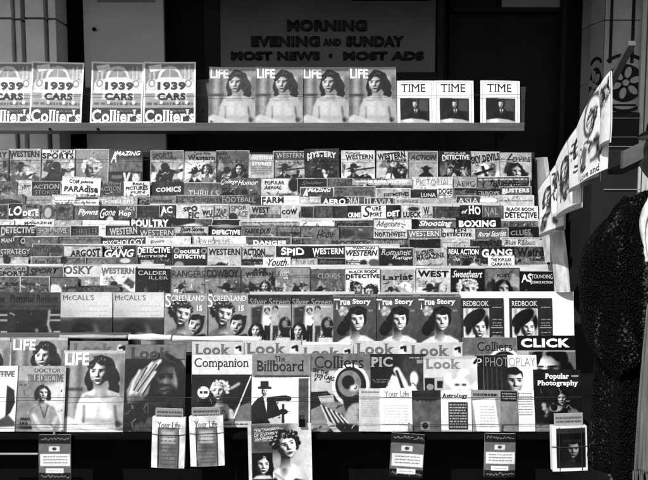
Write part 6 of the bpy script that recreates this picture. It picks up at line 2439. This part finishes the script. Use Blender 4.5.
nt.links.new(bpn.outputs[0], b_.inputs['Normal'])

# profile: z, centre x, centre y, half width x (towards the camera's left and right), half depth y
KEY = [(.33, 0, 0, .25, .225), (.5, 0, 0, .245, .215), (.8, -.005, 0, .232, .19), (1.0, -.01, 0, .215, .17), (1.15, -.012, 0, .215, .16), (1.24, -.01, 0, .19, .14),
       (1.31, 0, 0, .145, .11), (1.385, .012, 0, .10, .078), (1.43, .016, 0, .082, .07)]
zz = np.linspace(.33, 1.43, 190)
n_ = 230
rings = []
for z in zz:
    cx, cy, rx, ry = interp(KEY, z)
    ring = superring(cx, cy, float(z), rx, ry, n_, 2.4)
    fold = [(1 + .035 * math.sin(7 * 2 * math.pi * k / n_ + 2) * max(0, (1.0 - z)) ** .7) for k in range(n_)]
    rings.append([(cx + (x - cx) * f, cy + (y - cy) * f, q) for (x, y, q), f in zip(ring, fold)])
coat = curly('coat', rings, .007, 44, pe)
# sleeves: the one towards the photo's left hangs slightly away, hands in the coat's pockets
for s in (-1, 1):
    path = [(s * .13, 0, 1.30, .06), (s * .195, -.005, 1.225, .075), (s * .24, -.012, 1.11, .082), (s * .258, -.02, 1.0, .08), (s * .25, -.06, .9, .076), (s * .225, -.115, .80, .074), (s * .19, -.135, .755, .06)]
    zs_ = []
    m = 80
    for i in range(m):
        t = i / (m - 1) * (len(path) - 1)
        a_ = min(int(t), len(path) - 2)
        f = t - a_
        p0, p1, p2, p3 = path[max(a_ - 1, 0)], path[a_], path[a_ + 1], path[min(a_ + 2, len(path) - 1)]
        q = [.5 * ((2 * p1[j]) + (-p0[j] + p2[j]) * f + (2 * p0[j] - 5 * p1[j] + 4 * p2[j] - p3[j]) * f * f + (-p0[j] + 3 * p1[j] - 3 * p2[j] + p3[j]) * f ** 3) for j in range(4)]
        zs_.append(q)
    rg = []
    for i, q in enumerate(zs_):
        a_, b2 = Vector(zs_[max(i - 1, 0)][:3]), Vector(zs_[min(i + 1, m - 1)][:3])
        dr_ = (b2 - a_).normalized()
        u1 = dr_.cross(Vector((0, 1, 0))).normalized()
        u2 = dr_.cross(u1).normalized()
        rg.append([tuple(Vector(q[:3]) + (u1 * math.cos(t) + u2 * math.sin(t)) * q[3]) for t in [2 * math.pi * k / 90 for k in range(90)]])
    curly('sleeve', rg, .006, 44, pe)
# white scarf round the neck with an end over the chest
SC = mat('white_scarf', .5, .8, .4, 26, .6)
sc_ = MB()
rg = []
for i in range(40):
    t = 2 * math.pi * i / 40
    rg.append(Vector((.02 + .105 * math.cos(t), .09 * math.sin(t), 1.375 + .02 * math.cos(t + 1))))
NN = 16
for i in range(40):
    c0 = rg[i]
    nrm = Vector((math.cos(2 * math.pi * i / 40), math.sin(2 * math.pi * i / 40), 0))
    ring = [c0 + nrm * (.022 * math.cos(a_ * 2 * math.pi / NN)) + Vector((0, 0, .038 * math.sin(a_ * 2 * math.pi / NN) + .004 * math.sin(3 * i))) for a_ in range(NN)]
    vs = [sc_.bm.verts.new(p) for p in ring]
    if i:
        for k in range(NN):
            sc_.bm.faces.new((prev[k], prev[(k + 1) % NN], vs[(k + 1) % NN], vs[k]))
    else:
        fst = vs
    prev = vs
for k in range(NN):
    sc_.bm.faces.new((prev[k], prev[(k + 1) % NN], fst[(k + 1) % NN], fst[k]))
sf = sc_.build('scarf', SC, pe, True)
# hanging end (thick cloth), falls on the camera side
nx, nz_ = 14, 40
t2 = np.linspace(0, 1, nz_)[:, None].repeat(nx, 1)
u2_ = np.linspace(-.5, .5, nx)[None, :].repeat(nz_, 0)
X = -.168 + u2_ * (.05 + .06 * np.sin(np.pi * np.clip(t2 * 1.05, 0, 1))) + .07 * (1 - t2) ** 2
Yy = -.12 - .085 * np.sin(np.clip(t2 * 1.6, 0, 1.57)) + .014 * np.sin(u2_ * 26 + t2 * 5) * np.clip(t2 * 3, 0, 1)
Zz = 1.385 - t2 * .26
me = grid_mesh('scarf_end', X, Yy, Zz)
k_ = link('scarf_end', me, SC, sf)
k_.modifiers.new('thickness', 'SOLIDIFY').thickness = .008
# pale fringed shawl carried over the far arm, hanging low on the camera side
nx, nz_ = 40, 60
t2 = np.linspace(0, 1, nz_)[:, None].repeat(nx, 1)
u2_ = np.linspace(0, 1, nx)[None, :].repeat(nz_, 0)
X = -.232 + .03 * (1 - t2) ** 1.5 + u2_ * (.10 + .22 * t2) + 0 * t2
Yy = -.255 - .02 * t2 + .012 * np.sin(u2_ * 34) * (.4 + .6 * t2)
Zz = .99 - .56 * t2
me = grid_mesh('shawl', X, Yy, Zz)
SH = mat('pale_wool', .085, .9, .75, 38, .7, stretch=(3, 1, .1))
k_ = link('shawl', me, SH, pe)
k_.modifiers.new('thickness', 'SOLIDIFY').thickness = .006
fg = MB()
for i in range(46):
    u = i / 45
    x = -.24 + u * .31
    fg.tube([(x, -.275, .435), (x + .004 * math.sin(i * 2.3), -.277, .40), (x + .007 * math.sin(i * 1.7), -.276, .365)], .0028, 5)
fg.build('fringe', SH, k_)
shoe = mat('black_shoe', .01, .25, .2, 8)
for s, x in ((-1, .0), (1, .02)):
    m = MB()
    rg = []
    for (xx, w, z0, z1) in ((-.075, .022, .0, .07), (-.05, .034, .0, .09), (0, .036, .03, .085), (.06, .044, .012, .06), (.12, .046, .0, .045), (.17, .03, .0, .03), (.185, .012, .004, .02)):
        rg.append([Vector((x + xx, s * .092 + w * math.cos(t), (z0 + z1) / 2 + (z1 - z0) / 2 * math.sin(t))) for t in [k * 2 * math.pi / 20 for k in range(20)]])
    m.loft(rg)
    m.build('shoe', shoe, pe, True)

# grey board of the next stand, on its own post beyond the edge of the photo
sb = empty('side_board', (1.75, 3.0, 0))
tag(sb, 'slanting grey board jutting in from the right edge above the curly coat', 'board')
q1, q2 = at(623, 160, 3.05), at(740, 104, 2.95)
dr2 = (q2 - q1)
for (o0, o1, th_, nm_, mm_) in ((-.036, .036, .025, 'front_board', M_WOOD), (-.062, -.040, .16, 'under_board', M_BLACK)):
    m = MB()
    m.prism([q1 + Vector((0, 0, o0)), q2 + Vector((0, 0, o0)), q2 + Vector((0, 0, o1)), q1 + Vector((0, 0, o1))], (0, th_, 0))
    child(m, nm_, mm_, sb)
m = MB()
m.box((q2.x - .08, q2.y + .03, 0), (q2.x - .03, q2.y + .08, q2.z - .07), .003)
child(m, 'post', M_DWOOD, sb)

# ------------------------------------------------------------------ daylight
EL, AZ = R(41), R(36)
S = Vector((-math.sin(AZ) * math.cos(EL), -math.cos(AZ) * math.cos(EL), math.sin(EL)))
su = bpy.data.lights.new('sun', 'SUN')
su.energy = 4.6
su.angle = R(.5)
su.color = (1, 1, 1)
suo = bpy.data.objects.new('sun', su)
COL.objects.link(suo)
suo.rotation_euler = S.to_track_quat('Z', 'Y').to_euler()
suo.location = S * 20
wd = bpy.data.worlds.new('World')
scene.world = wd
wd.use_nodes = True
nt = wd.node_tree
bg = nt.nodes['Background']
sk_ = nt.nodes.new('ShaderNodeTexSky')
sk_.sky_type = 'NISHITA'
sk_.sun_disc = False
sk_.sun_elevation = EL
sk_.sun_rotation = math.atan2(S.x, S.y)
bw = nt.nodes.new('ShaderNodeRGBToBW')
nt.links.new(sk_.outputs[0], bw.inputs[0])
nt.links.new(bw.outputs[0], bg.inputs['Color'])
bg.inputs['Strength'].default_value = .13
vs_ = scene.view_settings
vs_.view_transform = 'Standard'
vs_.look = 'None'
vs_.gamma = 1
vs_.exposure = .22
vs_.use_curve_mapping = False
